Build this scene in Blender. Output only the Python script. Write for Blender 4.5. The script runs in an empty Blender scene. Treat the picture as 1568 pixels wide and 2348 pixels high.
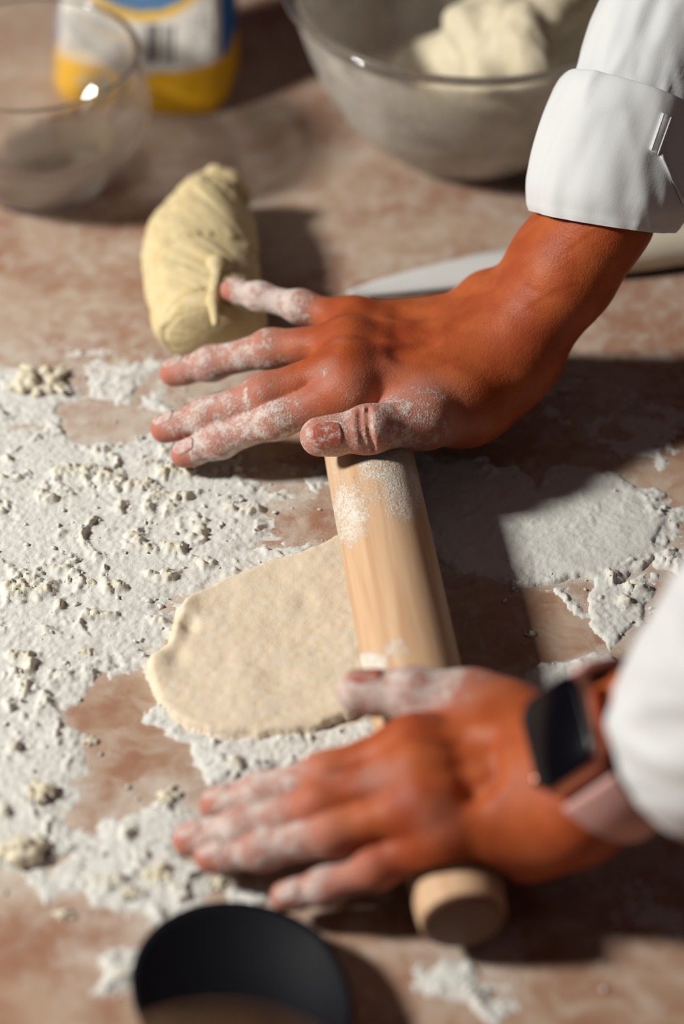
# Hands rolling out dough on a floured stone tabletop.
import bpy, bmesh, math, random
import numpy as np
from mathutils import Vector, Matrix
from mathutils.bvhtree import BVHTree

scene = bpy.context.scene
coll = scene.collection
random.seed(7)
RNG = np.random.default_rng(7)

# ------------------------------------------------------------------ camera
PITCH = math.radians(42.0)
DIST = 1.155                      # camera to the tabletop point in the middle of the frame
LENS = 85.0
FPX = 2348 * LENS / 36.0
CAM = np.array([0.0, -DIST * math.cos(PITCH), DIST * math.sin(PITCH)])
cam_data = bpy.data.cameras.new('camera')
cam_data.lens = LENS
cam_data.sensor_width = 36.0
cam_data.clip_start = 0.05
cam_data.clip_end = 60.0
cam_data.dof.use_dof = True
cam_data.dof.focus_distance = 1.118
cam_data.dof.aperture_fstop = 2.8
cam = bpy.data.objects.new('camera', cam_data)
cam.location = CAM
cam.rotation_euler = (math.pi / 2 - PITCH, 0, 0)
coll.objects.link(cam)
scene.camera = cam

# ------------------------------------------------------------------ light
world = bpy.data.worlds.new('room_light')
scene.world = world
world.use_nodes = True
bgn = world.node_tree.nodes['Background']
bgn.inputs['Color'].default_value = (1.0, 0.48, 0.52, 1)
bgn.inputs['Strength'].default_value = 0.046

# daylight from a small window to the left, about 1.75 m away
WINDOW = Vector((-1.39, -0.15, 1.06))
win_data = bpy.data.lights.new('window_light', 'AREA')
win_data.shape = 'RECTANGLE'
win_data.size, win_data.size_y = 0.20, 0.24
win_data.energy = 38.5
win_data.color = (1.0, 0.975, 0.925)
win = bpy.data.objects.new('window_light', win_data)
win.location = WINDOW
win.rotation_euler = (WINDOW - Vector((0.02, 0.05, 0.0))).to_track_quat('Z', 'Y').to_euler()
coll.objects.link(win)
win_data.cycles.is_caustics_light = True

scene.view_settings.view_transform = 'Standard'
scene.view_settings.look = 'None'
scene.view_settings.gamma = 1.0
scene.view_settings.use_curve_mapping = False
scene.view_settings.exposure = 0.0
scene.cycles.use_denoising = True
scene.cycles.sample_clamp_indirect = 4.0
scene.cycles.adaptive_threshold = 0.02
scene.cycles.max_bounces = 10
scene.cycles.diffuse_bounces = 1
scene.cycles.transmission_bounces = 10

# ------------------------------------------------------------------ measuring helpers
_s, _c = math.sin(PITCH), math.cos(PITCH)
AX_F, AX_U, AX_R = np.array([0, _c, -_s]), np.array([0, _s, _c]), np.array([1.0, 0, 0])

def at(px, py, z=0.0):
    """Point of the place at height z, measured off the photograph."""
    d = AX_F + (px - 784) / FPX * AX_R - (py - 1174) / FPX * AX_U
    return CAM + d * ((z - CAM[2]) / d[2])

def to_px(P):
    v = np.asarray(P) - CAM
    k = v @ AX_F
    return 784 + FPX * (v @ AX_R) / k, 1174 - FPX * (v @ AX_U) / k

def V(p):
    return Vector((float(p[0]), float(p[1]), float(p[2])))

# ------------------------------------------------------------------ object helpers
def link(name, me, mat=None, parent=None, loc=None, rot=None, smooth=True):
    o = bpy.data.objects.new(name, me)
    coll.objects.link(o)
    if mat is not None:
        me.materials.append(mat)
    if parent is not None:
        o.parent = parent
    if loc is not None:
        o.location = loc
    if rot is not None:
        o.rotation_euler = rot
    if smooth and me.polygons:
        me.polygons.foreach_set('use_smooth', np.ones(len(me.polygons), dtype=bool))
    return o

def mesh_from(verts, faces, name='mesh'):
    me = bpy.data.meshes.new(name)
    me.from_pydata([tuple(map(float, v)) for v in verts] if not isinstance(verts, np.ndarray) else verts.tolist(), [],
                   faces if not isinstance(faces, np.ndarray) else faces.tolist())
    me.update()
    return me

def quad_mesh(verts, quads, name='mesh'):
    """Fast mesh from numpy arrays."""
    me = bpy.data.meshes.new(name)
    nv, nq = len(verts), len(quads)
    me.vertices.add(nv)
    me.vertices.foreach_set('co', np.ascontiguousarray(verts, dtype=np.float32).ravel())
    me.loops.add(nq * 4)
    me.loops.foreach_set('vertex_index', np.ascontiguousarray(quads, dtype=np.int32).ravel())
    me.polygons.add(nq)
    me.polygons.foreach_set('loop_start', np.arange(0, nq * 4, 4, dtype=np.int32))
    me.polygons.foreach_set('loop_total', np.full(nq, 4, dtype=np.int32))
    me.update(calc_edges=True)
    me.validate()
    return me

def bm_mesh(bm, name='mesh'):
    me = bpy.data.meshes.new(name)
    bmesh.ops.recalc_face_normals(bm, faces=bm.faces)
    bm.to_mesh(me)
    bm.free()
    return me

def attr(me, name, values):
    a = me.attributes.new(name, 'FLOAT', 'POINT')
    a.data.foreach_set('value', np.ascontiguousarray(values, dtype=np.float32))

def empty(name, loc=(0, 0, 0), rotz=0.0):
    o = bpy.data.objects.new(name, None)
    coll.objects.link(o)
    o.location = loc
    o.rotation_euler = (0, 0, rotz)
    o.empty_display_size = 0.02
    return o

def tag(o, label, category=None, group=None, kind=None):
    o['label'] = label
    if category:
        o['category'] = category
    if group:
        o['group'] = group
    if kind:
        o['kind'] = kind
    return o

def lathe(profile, n=96):
    """Closed solid of revolution from (r, z) points."""
    verts, faces = [], []
    m = len(profile)
    for k in range(n):
        a = 2 * math.pi * k / n
        for r, z in profile:
            verts.append((r * math.cos(a), r * math.sin(a), z))
    for k in range(n):
        k2 = (k + 1) % n
        for j in range(m - 1):
            faces.append((k * m + j, k2 * m + j, k2 * m + j + 1, k * m + j + 1))
    me = mesh_from(verts, faces)
    bm = bmesh.new()
    bm.from_mesh(me)
    bmesh.ops.remove_doubles(bm, verts=bm.verts, dist=1e-6)
    bmesh.ops.recalc_face_normals(bm, faces=bm.faces)
    bm.to_mesh(me)
    bm.free()
    return me

def spline(pts, n):
    """Catmull-Rom through rows of pts, n samples."""
    P = np.asarray(pts, float)
    P = np.vstack([2 * P[0] - P[1], P, 2 * P[-1] - P[-2]])
    m = len(P) - 3
    out = []
    for t in np.linspace(0, m, n):
        i = min(int(t), m - 1)
        f = t - i
        a, b, c, d = P[i], P[i + 1], P[i + 2], P[i + 3]
        out.append(0.5 * (2 * b + (c - a) * f + (2 * a - 5 * b + 4 * c - d) * f * f + (3 * b - a - 3 * c + d) * f ** 3))
    return np.array(out)

# ------------------------------------------------------------------ noise in numpy
def _lattice(seed, n=256):
    return np.random.default_rng(seed).random((n, n)).astype(np.float32)

def noise2(x, y, seed=0):
    L = _lattice(seed)
    n = L.shape[0]
    xi, yi = np.floor(x).astype(np.int64), np.floor(y).astype(np.int64)
    fx, fy = x - xi, y - yi
    fx, fy = fx * fx * fx * (fx * (fx * 6 - 15) + 10), fy * fy * fy * (fy * (fy * 6 - 15) + 10)
    a, b = L[xi % n, yi % n], L[(xi + 1) % n, yi % n]
    c, d = L[xi % n, (yi + 1) % n], L[(xi + 1) % n, (yi + 1) % n]
    return (a * (1 - fx) + b * fx) * (1 - fy) + (c * (1 - fx) + d * fx) * fy

def fbm2(x, y, seed=0, octaves=4, gain=0.5):
    v, amp, tot = 0, 1.0, 0.0
    for k in range(octaves):
        v = v + amp * noise2(x * 2 ** k + 17.3 * k, y * 2 ** k - 9.1 * k, seed + k)
        tot += amp
        amp *= gain
    return v / tot

def smooth(e0, e1, x):
    t = np.clip((x - e0) / (e1 - e0), 0, 1)
    return t * t * (3 - 2 * t)

def poly_dist(X, Y, poly):
    """Signed distance (negative inside) to a polygon."""
    P = np.asarray(poly, float)
    d = np.full(X.shape, 1e9)
    inside = np.zeros(X.shape, bool)
    for i in range(len(P)):
        ax, ay = P[i]
        bx, by = P[(i + 1) % len(P)]
        ex, ey = bx - ax, by - ay
        t = np.clip(((X - ax) * ex + (Y - ay) * ey) / (ex * ex + ey * ey + 1e-12), 0, 1)
        d = np.minimum(d, (X - ax - t * ex) ** 2 + (Y - ay - t * ey) ** 2)
        cond = (ay > Y) != (by > Y)
        with np.errstate(divide='ignore', invalid='ignore'):
            inside ^= cond & (X < (bx - ax) * (Y - ay) / (by - ay + 1e-12) + ax)
    d = np.sqrt(d)
    return np.where(inside, -d, d)

# ------------------------------------------------------------------ soft solids: smooth union of tapered limbs, meshed
class Solid:
    BIG = 0.06

    def __init__(self, lo, hi, h):
        self.lo, self.h = np.asarray(lo, float), h
        self.n = np.ceil((np.asarray(hi) - self.lo) / h).astype(int) + 1
        self.ax = [self.lo[i] + h * np.arange(self.n[i]) for i in range(3)]

    def field(self):
        return np.full(tuple(self.n), self.BIG, np.float32)

    def cone(self, a, b, ra, rb, flat=None, pad=0.02):
        """(slices, distance) of a rounded cone; flat=(axis, factor) squashes it along an axis."""
        a, b = np.asarray(a, float), np.asarray(b, float)
        m = max(ra, rb) + pad
        lo, hi = np.minimum(a, b) - m, np.maximum(a, b) + m
        i0 = np.clip(np.floor((lo - self.lo) / self.h).astype(int), 0, self.n)
        i1 = np.clip(np.ceil((hi - self.lo) / self.h).astype(int) + 1, 0, self.n)
        sl = tuple(slice(i0[k], i1[k]) for k in range(3))
        X = (self.ax[0][sl[0]] - a[0])[:, None, None]
        Y = (self.ax[1][sl[1]] - a[1])[None, :, None]
        Z = (self.ax[2][sl[2]] - a[2])[None, None, :]
        e = b - a
        L2 = float(e @ e) + 1e-12
        t = np.clip((X * e[0] + Y * e[1] + Z * e[2]) / L2, 0, 1)
        dx, dy, dz = X - t * e[0], Y - t * e[1], Z - t * e[2]
        q = dx * dx + dy * dy + dz * dz
        if flat is not None:
            nn, f = np.asarray(flat[0], float), flat[1]
            nn = nn / np.linalg.norm(nn)
            w = dx * nn[0] + dy * nn[1] + dz * nn[2]
            q = q + w * w * (f * f - 1)
        return sl, (np.sqrt(q) - (ra + t * (rb - ra))).astype(np.float32)

    @staticmethod
    def smin(a, b, k):
        if k <= 0:
            return np.minimum(a, b)
        h = np.maximum(k - np.abs(a - b), 0) / k
        return np.minimum(a, b) - h * h * k * 0.25

    def add(self, F, part, k):
        sl, d = part
        F[sl] = self.smin(F[sl], d, k)

    def cut(self, F, part, k):
        sl, d = part
        F[sl] = -self.smin(-F[sl], d, k)

    def sample(self, F, P):
        q = (P - self.lo) / self.h
        i = np.clip(np.floor(q).astype(int), 0, self.n - 2)
        f = q - i
        out = 0
        for cx in (0, 1):
            for cy in (0, 1):
                for cz in (0, 1):
                    w = (f[:, 0] if cx else 1 - f[:, 0]) * (f[:, 1] if cy else 1 - f[:, 1]) * (f[:, 2] if cz else 1 - f[:, 2])
                    out = out + w * F[i[:, 0] + cx, i[:, 1] + cy, i[:, 2] + cz]
        return out

    def mesh(self, F):
        """Surface nets."""
        F = F.copy()
        for s in (0, -1):
            F[s], F[:, s], F[:, :, s] = self.BIG, self.BIG, self.BIG
        inside = F < 0
        nx, ny, nz = F.shape
        c = np.zeros((nx - 1, ny - 1, nz - 1), np.int8)
        for dx in (0, 1):
            for dy in (0, 1):
                for dz in (0, 1):
                    c += inside[dx:nx - 1 + dx, dy:ny - 1 + dy, dz:nz - 1 + dz]
        cells = np.argwhere((c > 0) & (c < 8))
        idx = np.full(c.shape, -1, np.int32)
        idx[cells[:, 0], cells[:, 1], cells[:, 2]] = np.arange(len(cells))
        acc, cnt = np.zeros((len(cells), 3)), np.zeros(len(cells))
        cor = [(0, 0, 0), (1, 0, 0), (0, 1, 0), (1, 1, 0), (0, 0, 1), (1, 0, 1), (0, 1, 1), (1, 1, 1)]
        val = [F[cells[:, 0] + q[0], cells[:, 1] + q[1], cells[:, 2] + q[2]] for q in cor]
        for i in range(8):
            for j in range(i + 1, 8):
                if sum(abs(cor[i][k] - cor[j][k]) for k in range(3)) != 1:
                    continue
                m = (val[i] < 0) != (val[j] < 0)
                t = val[i][m] / (val[i][m] - val[j][m])
                acc[m] += np.array(cor[i]) + t[:, None] * (np.array(cor[j]) - np.array(cor[i]))
                cnt[m] += 1
        verts = self.lo + self.h * (cells + acc / cnt[:, None])
        quads = []
        for axis in range(3):
            o1, o2 = [k for k in range(3) if k != axis]
            s0, s1 = [slice(None)] * 3, [slice(None)] * 3
            s0[axis], s1[axis] = slice(0, -1), slice(1, None)
            A, B = inside[tuple(s0)], inside[tuple(s1)]
            e = np.argwhere(A != B)
            flip = A[e[:, 0], e[:, 1], e[:, 2]]
            q = []
            for u, w in ((-1, -1), (0, -1), (0, 0), (-1, 0)):
                p = e.copy()
                p[:, o1] += u
                p[:, o2] += w
                q.append(idx[p[:, 0], p[:, 1], p[:, 2]])
            q = np.stack(q, 1)
            if axis == 1:
                flip = ~flip
            q[~flip] = q[~flip][:, ::-1]
            quads.append(q)
        quads = np.vstack(quads)
        # two relaxation passes
        for _ in range(2):
            s, n = np.zeros_like(verts), np.zeros(len(verts))
            for k in range(4):
                np.add.at(s, quads[:, k], verts[quads[:, (k + 1) % 4]])
                np.add.at(n, quads[:, k], 1)
            verts = verts * 0.5 + 0.5 * s / n[:, None]
        return verts, quads

# ------------------------------------------------------------------ materials
def new_mat(name):
    m = bpy.data.materials.new(name)
    m.use_nodes = True
    nt = m.node_tree
    return m, nt, nt.nodes['Principled BSDF']

class NT:
    """Small shorthand for building node trees."""
    def __init__(self, nt):
        self.nt = nt

    def node(self, kind, **kw):
        n = self.nt.nodes.new(kind)
        for k, v in kw.items():
            if k in n.bl_rna.properties:
                setattr(n, k, v)
            else:
                self.put(n.inputs[k.replace('_', ' ')], v)
        return n

    def put(self, sock, v):
        if isinstance(v, bpy.types.NodeSocket):
            self.nt.links.new(v, sock)
        else:
            sock.default_value = v

    def math(self, op, a, b=0.0, clamp=False):
        n = self.nt.nodes.new('ShaderNodeMath')
        n.operation = op
        n.use_clamp = clamp
        self.put(n.inputs[0], a)
        self.put(n.inputs[1], b)
        return n.outputs[0]

    def mix(self, f, a, b):
        n = self.nt.nodes.new('ShaderNodeMix')
        n.data_type = 'RGBA'
        self.put(n.inputs[0], f)
        self.put(n.inputs[6], a)
        self.put(n.inputs[7], b)
        return n.outputs[2]

    def ramp(self, f, lo, hi):
        n = self.nt.nodes.new('ShaderNodeMapRange')
        n.interpolation_type = 'SMOOTHSTEP'
        self.put(n.inputs[0], f)
        n.inputs[1].default_value, n.inputs[2].default_value = lo, hi
        return n.outputs[0]

    def coords(self, scale=(1, 1, 1)):
        tc = self.nt.nodes.new('ShaderNodeTexCoord')
        mp = self.nt.nodes.new('ShaderNodeMapping')
        mp.inputs['Scale'].default_value = scale
        self.nt.links.new(tc.outputs['Object'], mp.inputs['Vector'])
        return mp.outputs[0]

    def noise(self, vec, scale, detail=3.0, rough=0.55, dist=0.0):
        n = self.nt.nodes.new('ShaderNodeTexNoise')
        self.put(n.inputs['Vector'], vec)
        n.inputs['Scale'].default_value = scale
        n.inputs['Detail'].default_value = detail
        n.inputs['Roughness'].default_value = rough
        n.inputs['Distortion'].default_value = dist
        return n.outputs[0]

    def attr(self, name):
        n = self.nt.nodes.new('ShaderNodeAttribute')
        n.attribute_name = name
        return n.outputs['Fac']

    def bump(self, h, strength, dist, normal=None):
        n = self.nt.nodes.new('ShaderNodeBump')
        n.inputs['Strength'].default_value = strength
        n.inputs['Distance'].default_value = dist
        self.put(n.inputs['Height'], h)
        if normal is not None:
            self.put(n.inputs['Normal'], normal)
        return n.outputs[0]

def rgb(r, g, b):
    """Linear colour from 0-255 display values."""
    f = lambda c: c / 255 / 12.92 if c / 255 <= 0.04045 else ((c / 255 + 0.055) / 1.055) ** 2.4
    return (f(r), f(g), f(b), 1.0)

FLOUR_COL = (0.80, 0.775, 0.70, 1)

def mat_plain(name, col, rough=0.6, metal=0.0, noise_amt=0.06, nscale=40.0, bump=0.0, coat=0.0, spec=0.5):
    m, nt, b = new_mat(name)
    t = NT(nt)
    c = t.coords()
    n = t.noise(c, nscale)
    dark = tuple(x * (1 - 2 * noise_amt) for x in col[:3]) + (1,)
    t.put(b.inputs['Base Color'], t.mix(n, dark, col))
    b.inputs['Roughness'].default_value = rough
    b.inputs['Metallic'].default_value = metal
    b.inputs['Specular IOR Level'].default_value = spec
    b.inputs['Coat Weight'].default_value = coat
    if bump:
        t.put(b.inputs['Normal'], t.bump(n, bump, 0.001))
    return m

def make_skin():
    m, nt, b = new_mat('skin')
    t = NT(nt)
    c = t.coords()
    big = t.noise(c, 55, 3)
    fine = t.noise(c, 420, 4, 0.6)
    vf = nt.nodes.new('ShaderNodeTexVoronoi')
    vf.inputs['Scale'].default_value = 1300
    t.put(vf.inputs['Vector'], c)
    tan = t.mix(t.ramp(big, 0.3, 0.7), (0.37, 0.072, 0.020, 1), (0.48, 0.118, 0.035, 1))
    blotch = t.noise(c, 22, 4, 0.6, 0.6)
    tan = t.mix(t.math('MULTIPLY', t.ramp(blotch, 0.48, 0.72), 0.6), tan, (0.30, 0.045, 0.018, 1))
    red = t.mix(fine, (0.43, 0.105, 0.055, 1), (0.55, 0.17, 0.11, 1))
    base = t.mix(t.math('MULTIPLY', t.attr('red'), 0.85), tan, red)
    # flour clinging to the skin
    f1 = t.noise(c, 150, 4, 0.62, 0.4)
    f2 = t.noise(c, 900, 3, 0.7)
    v = t.math('ADD', t.math('MULTIPLY', t.attr('flour'), 0.95), t.math('MULTIPLY', t.math('SUBTRACT', f1, 0.5), 1.3))
    v = t.math('ADD', v, t.math('MULTIPLY', t.math('SUBTRACT', f2, 0.5), 0.9))
    fl = t.ramp(v, 0.34, 0.86)
    fl = t.math('MULTIPLY', fl, t.ramp(t.attr('flour'), 0.02, 0.18))
    fl = t.math('MAXIMUM', t.math('MULTIPLY', fl, 0.88), t.math('MULTIPLY', t.attr('flour'), 0.30))
    col = t.mix(fl, base, (0.74, 0.66, 0.60, 1))
    t.put(b.inputs['Base Color'], col)
    t.put(b.inputs['Roughness'], t.math('ADD', 0.46, t.math('MULTIPLY', fl, 0.45)))
    b.inputs['Specular IOR Level'].default_value = 0.22
    b.inputs['Subsurface Weight'].default_value = 0.12
    b.inputs['Subsurface Radius'].default_value = (0.006, 0.0018, 0.0009)
    b.inputs['Subsurface Scale'].default_value = 1.0
    hgt = t.math('ADD', t.math('MULTIPLY', vf.outputs['Distance'], 0.25), t.math('MULTIPLY', fine, 0.5))
    hgt = t.math('ADD', hgt, t.math('MULTIPLY', fl, 0.9))
    hgt = t.math('ADD', hgt, t.math('MULTIPLY', t.math('MULTIPLY', f2, fl), 1.0))
    hgt = t.math('SUBTRACT', hgt, t.math('MULTIPLY', t.attr('crease'), 0.5))
    t.put(b.inputs['Normal'], t.bump(hgt, 0.55, 0.0009))
    return m

def make_flour():
    m, nt, b = new_mat('flour')
    t = NT(nt)
    c = t.coords()
    n1 = t.noise(c, 90, 4)
    n2 = t.noise(c, 700, 4, 0.7)
    col = t.mix(n1, (0.71, 0.695, 0.63, 1), (0.80, 0.795, 0.75, 1))
    col = t.mix(t.math('MULTIPLY', t.attr('doughy'), 0.7), col, (0.74, 0.66, 0.43, 1))
    t.put(b.inputs['Base Color'], col)
    b.inputs['Roughness'].default_value = 0.95
    b.inputs['Specular IOR Level'].default_value = 0.1
    t.put(b.inputs['Normal'], t.bump(t.math('ADD', t.math('MULTIPLY', n1, 0.4), n2), 0.4, 0.0009))
    return m

def make_table_mat():
    m, nt, b = new_mat('stone')
    t = NT(nt)
    c = t.coords()
    n1 = t.noise(c, 16, 5, 0.6, 0.5)
    n2 = t.noise(c, 48, 4, 0.6, 0.8)
    n3 = t.noise(c, 300, 3, 0.6)
    col = t.mix(t.ramp(n1, 0.38, 0.62), (0.38, 0.195, 0.120, 1), (0.50, 0.350, 0.245, 1))
    col = t.mix(t.math('MULTIPLY', t.ramp(n2, 0.46, 0.68), 0.75), col, (0.60, 0.47, 0.37, 1))
    col = t.mix(t.math('MULTIPLY', t.ramp(n3, 0.5, 0.8), 0.25), col, (0.30, 0.155, 0.09, 1))
    d1 = t.noise(c, 120, 5, 0.65, 0.3)
    d2 = t.noise(c, 1100, 2, 0.7)
    v = t.math('ADD', t.attr('dust'), t.math('MULTIPLY', t.math('SUBTRACT', d1, 0.5), 1.0))
    v = t.math('ADD', v, t.math('MULTIPLY', t.math('SUBTRACT', d2, 0.5), 0.55))
    fl = t.math('MULTIPLY', t.ramp(v, 0.2, 0.95), 0.85)
    col = t.mix(fl, col, (0.72, 0.68, 0.60, 1))
    t.put(b.inputs['Base Color'], col)
    t.put(b.inputs['Roughness'], t.math('ADD', 0.42, t.math('MULTIPLY', fl, 0.5)))
    b.inputs['Specular IOR Level'].default_value = 0.35
    t.put(b.inputs['Normal'], t.bump(t.math('ADD', t.math('MULTIPLY', n3, 0.25), t.math('MULTIPLY', fl, 0.8)), 0.35, 0.0006))
    return m

def make_wood():
    m, nt, b = new_mat('pale_wood')
    t = NT(nt)
    c = t.coords((1, 1, 0.045))
    g1 = t.noise(c, 180, 4, 0.6, 0.6)
    g2 = t.noise(c, 620, 3, 0.6)
    c3 = t.coords((1, 1, 0.12))
    fleck = t.noise(c3, 420, 2, 0.5)
    col = t.mix(t.ramp(g1, 0.25, 0.75), (0.56, 0.315, 0.165, 1), (0.74, 0.50, 0.31, 1))
    col = t.mix(t.math('MULTIPLY', g2, 0.35), col, (0.72, 0.52, 0.33, 1))
    col = t.mix(t.math('MULTIPLY', t.ramp(fleck, 0.70, 0.80), 0.7), col, (0.32, 0.13, 0.045, 1))
    col = t.mix(t.attr('end_shade'), col, (0.16, 0.075, 0.042, 1))  # shade on the near end disc, painted into the wood colour
    cc = t.coords()
    d1 = t.noise(cc, 110, 4, 0.65)
    d2 = t.noise(cc, 800, 3, 0.75)
    v = t.math('ADD', t.attr('flour'), t.math('MULTIPLY', t.math('SUBTRACT', d1, 0.5), 0.9))
    v = t.math('ADD', v, t.math('MULTIPLY', t.math('SUBTRACT', d2, 0.5), 1.5))
    fl = t.math('MULTIPLY', t.ramp(v, 0.3, 0.85), t.ramp(t.attr('flour'), 0.02, 0.12))
    col = t.mix(t.math('MULTIPLY', fl, 0.9), col, FLOUR_COL)
    t.put(b.inputs['Base Color'], col)
    t.put(b.inputs['Roughness'], t.math('ADD', 0.5, t.math('MULTIPLY', fl, 0.45)))
    b.inputs['Specular IOR Level'].default_value = 0.3
    h = t.math('ADD', t.math('MULTIPLY', g2, 0.15), t.math('MULTIPLY', fl, 1.0))
    t.put(b.inputs['Normal'], t.bump(h, 0.5, 0.0009))
    return m

def make_dough(name, pale, yellow, flour_amt, bump=0.4):
    m, nt, b = new_mat(name)
    t = NT(nt)
    c = t.coords()
    n1 = t.noise(c, 45, 4, 0.6)
    n2 = t.noise(c, 260, 4, 0.65)
    n3 = t.noise(c, 1000, 2, 0.7)
    col = t.mix(t.ramp(n1, 0.3, 0.7), pale, yellow)
    v = t.math('ADD', t.math('MULTIPLY', n1, 0.5), t.math('MULTIPLY', n2, 0.5))
    col = t.mix(t.math('MULTIPLY', t.ramp(v, 0.42, 0.62), flour_amt), col, (0.80, 0.76, 0.66, 1))
    t.put(b.inputs['Base Color'], col)
    b.inputs['Roughness'].default_value = 0.75
    b.inputs['Specular IOR Level'].default_value = 0.2
    b.inputs['Subsurface Weight'].default_value = 0.1
    b.inputs['Subsurface Radius'].default_value = (0.004, 0.003, 0.0015)
    b.inputs['Subsurface Scale'].default_value = 1.0
    t.put(b.inputs['Normal'], t.bump(t.math('ADD', n2, t.math('MULTIPLY', n3, 0.5)), bump, 0.0012))
    return m

def make_cloth():
    m, nt, b = new_mat('white_cotton')
    t = NT(nt)
    c = t.coords()
    n1 = t.noise(c, 35, 3)
    w = t.noise(c, 1400, 2)
    t.put(b.inputs['Base Color'], t.mix(n1, (0.665, 0.685, 0.685, 1), (0.72, 0.74, 0.74, 1)))
    b.inputs['Roughness'].default_value = 0.9
    b.inputs['Specular IOR Level'].default_value = 0.15
    b.inputs['Subsurface Weight'].default_value = 0.08
    b.inputs['Subsurface Radius'].default_value = (0.004, 0.003, 0.003)
    b.inputs['Sheen Weight'].default_value = 0.15
    t.put(b.inputs['Normal'], t.bump(t.math('ADD', n1, t.math('MULTIPLY', w, 0.12)), 0.25, 0.002))
    return m

def make_glass(name, film=0.0, tint=(1, 1, 1, 1), thin=0.5, rim=1.0):
    """Glass; thin walls let most light pass straight on, film is flour smeared over it."""
    m, nt, b = new_mat(name)
    t = NT(nt)
    c = t.coords()
    b.inputs['Transmission Weight'].default_value = 1.0
    b.inputs['Base Color'].default_value = tint
    b.inputs['Roughness'].default_value = 0.02
    b.inputs['IOR'].default_value = 1.47
    tp = nt.nodes.new('ShaderNodeBsdfTransparent')
    tp.inputs['Color'].default_value = tuple(x ** 0.5 for x in tint[:3]) + (1,)
    ms = nt.nodes.new('ShaderNodeMixShader')
    sx = nt.nodes.new('ShaderNodeSeparateXYZ')
    t.put(sx.inputs[0], c)
    below_rim = t.math('SUBTRACT', 1.0, t.ramp(sx.outputs[2], rim - 0.012, rim - 0.005))   # the rim is thicker glass
    t.put(ms.inputs[0], t.math('MULTIPLY', below_rim, thin))
    nt.links.new(b.outputs[0], ms.inputs[1])
    nt.links.new(tp.outputs[0], ms.inputs[2])
    out = ms
    if film > 0:
        d = nt.nodes.new('ShaderNodeBsdfDiffuse')
        d.inputs['Color'].default_value = (0.86, 0.80, 0.72, 1)
        tr = nt.nodes.new('ShaderNodeBsdfTranslucent')
        tr.inputs['Color'].default_value = (0.62, 0.57, 0.49, 1)
        m0 = nt.nodes.new('ShaderNodeMixShader')
        m0.inputs[0].default_value = 0.3
        nt.links.new(d.outputs[0], m0.inputs[1])
        nt.links.new(tr.outputs[0], m0.inputs[2])
        n1 = t.noise(c, 24, 4, 0.6, 0.4)
        film = t.math('MULTIPLY', below_rim, film)
        m1 = nt.nodes.new('ShaderNodeMixShader')
        t.put(m1.inputs[0], t.math('MULTIPLY', t.ramp(n1, 0.2, 0.75), film))
        nt.links.new(ms.outputs[0], m1.inputs[1])
        nt.links.new(m0.outputs[0], m1.inputs[2])
        out = m1
    nt.links.new(out.outputs[0], nt.nodes['Material Output'].inputs['Surface'])
    return m

def make_nail(name, lo, hi):
    m, nt, b = new_mat(name)
    t = NT(nt)
    c = t.coords()
    n1 = t.noise(c, 260, 4, 0.65)
    n2 = t.noise(c, 1100, 3, 0.7)
    v = t.math('ADD', t.math('MULTIPLY', n1, 0.6), t.math('MULTIPLY', n2, 0.4))
    fl = t.math('MULTIPLY', t.ramp(v, lo, hi), 0.8)
    t.put(b.inputs['Base Color'], t.mix(fl, (0.40, 0.10, 0.06, 1), (0.70, 0.60, 0.54, 1)))
    t.put(b.inputs['Roughness'], t.math('ADD', 0.35, t.math('MULTIPLY', fl, 0.6)))
    t.put(b.inputs['Normal'], t.bump(v, 0.5, 0.0007))
    return m

M_SKIN = make_skin()
M_FLOUR = make_flour()
M_TABLE = make_table_mat()
M_WOOD = make_wood()
M_SHEET = make_dough('rolled_dough', (0.84, 0.71, 0.54, 1), (0.81, 0.65, 0.43, 1), 0.55, 0.22)
M_LOG = make_dough('yellow_dough', (0.74, 0.62, 0.36, 1), (0.68, 0.51, 0.20, 1), 0.35)
M_WET = make_dough('soft_dough', (0.76, 0.68, 0.50, 1), (0.70, 0.60, 0.38, 1), 0.4)
M_CRUMB = make_dough('dough_crumb', (0.78, 0.72, 0.56, 1), (0.74, 0.64, 0.40, 1), 0.7)
M_CLOTH = make_cloth()
M_THREAD = mat_plain('white_thread', (0.86, 0.86, 0.85, 1), 0.8)

# ------------------------------------------------------------------ where the rolling pin lies (hands, dough and flour all meet it)
PIN_R = 0.0212
PIN_Z = PIN_R + 0.0013
pin_a, pin_b = at(790, 772, PIN_Z), at(1063, 2118, PIN_Z)
pin_len = float(np.linalg.norm(pin_b - pin_a))
pin_dir = (pin_b - pin_a) / pin_len

def under_pin(X, Y):
    """Clear height below the pin."""
    t = (X - pin_a[0]) * pin_dir[0] + (Y - pin_a[1]) * pin_dir[1]
    dx = np.abs((X - pin_a[0]) * pin_dir[1] - (Y - pin_a[1]) * pin_dir[0])
    z = PIN_Z - np.sqrt(np.maximum(PIN_R ** 2 - dx ** 2, 0)) - 0.0002
    return np.where((dx < PIN_R * 0.95) & (t > -0.004) & (t < pin_len + 0.004), np.maximum(z, 0.0002), 1.0)

# ------------------------------------------------------------------ where flour lies, in the plane of the tabletop
# (outlines measured off the photograph, turned into places on the table)
def outline(pts):
    return [tuple(at(x, y)[:2]) for x, y in pts]

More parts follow.
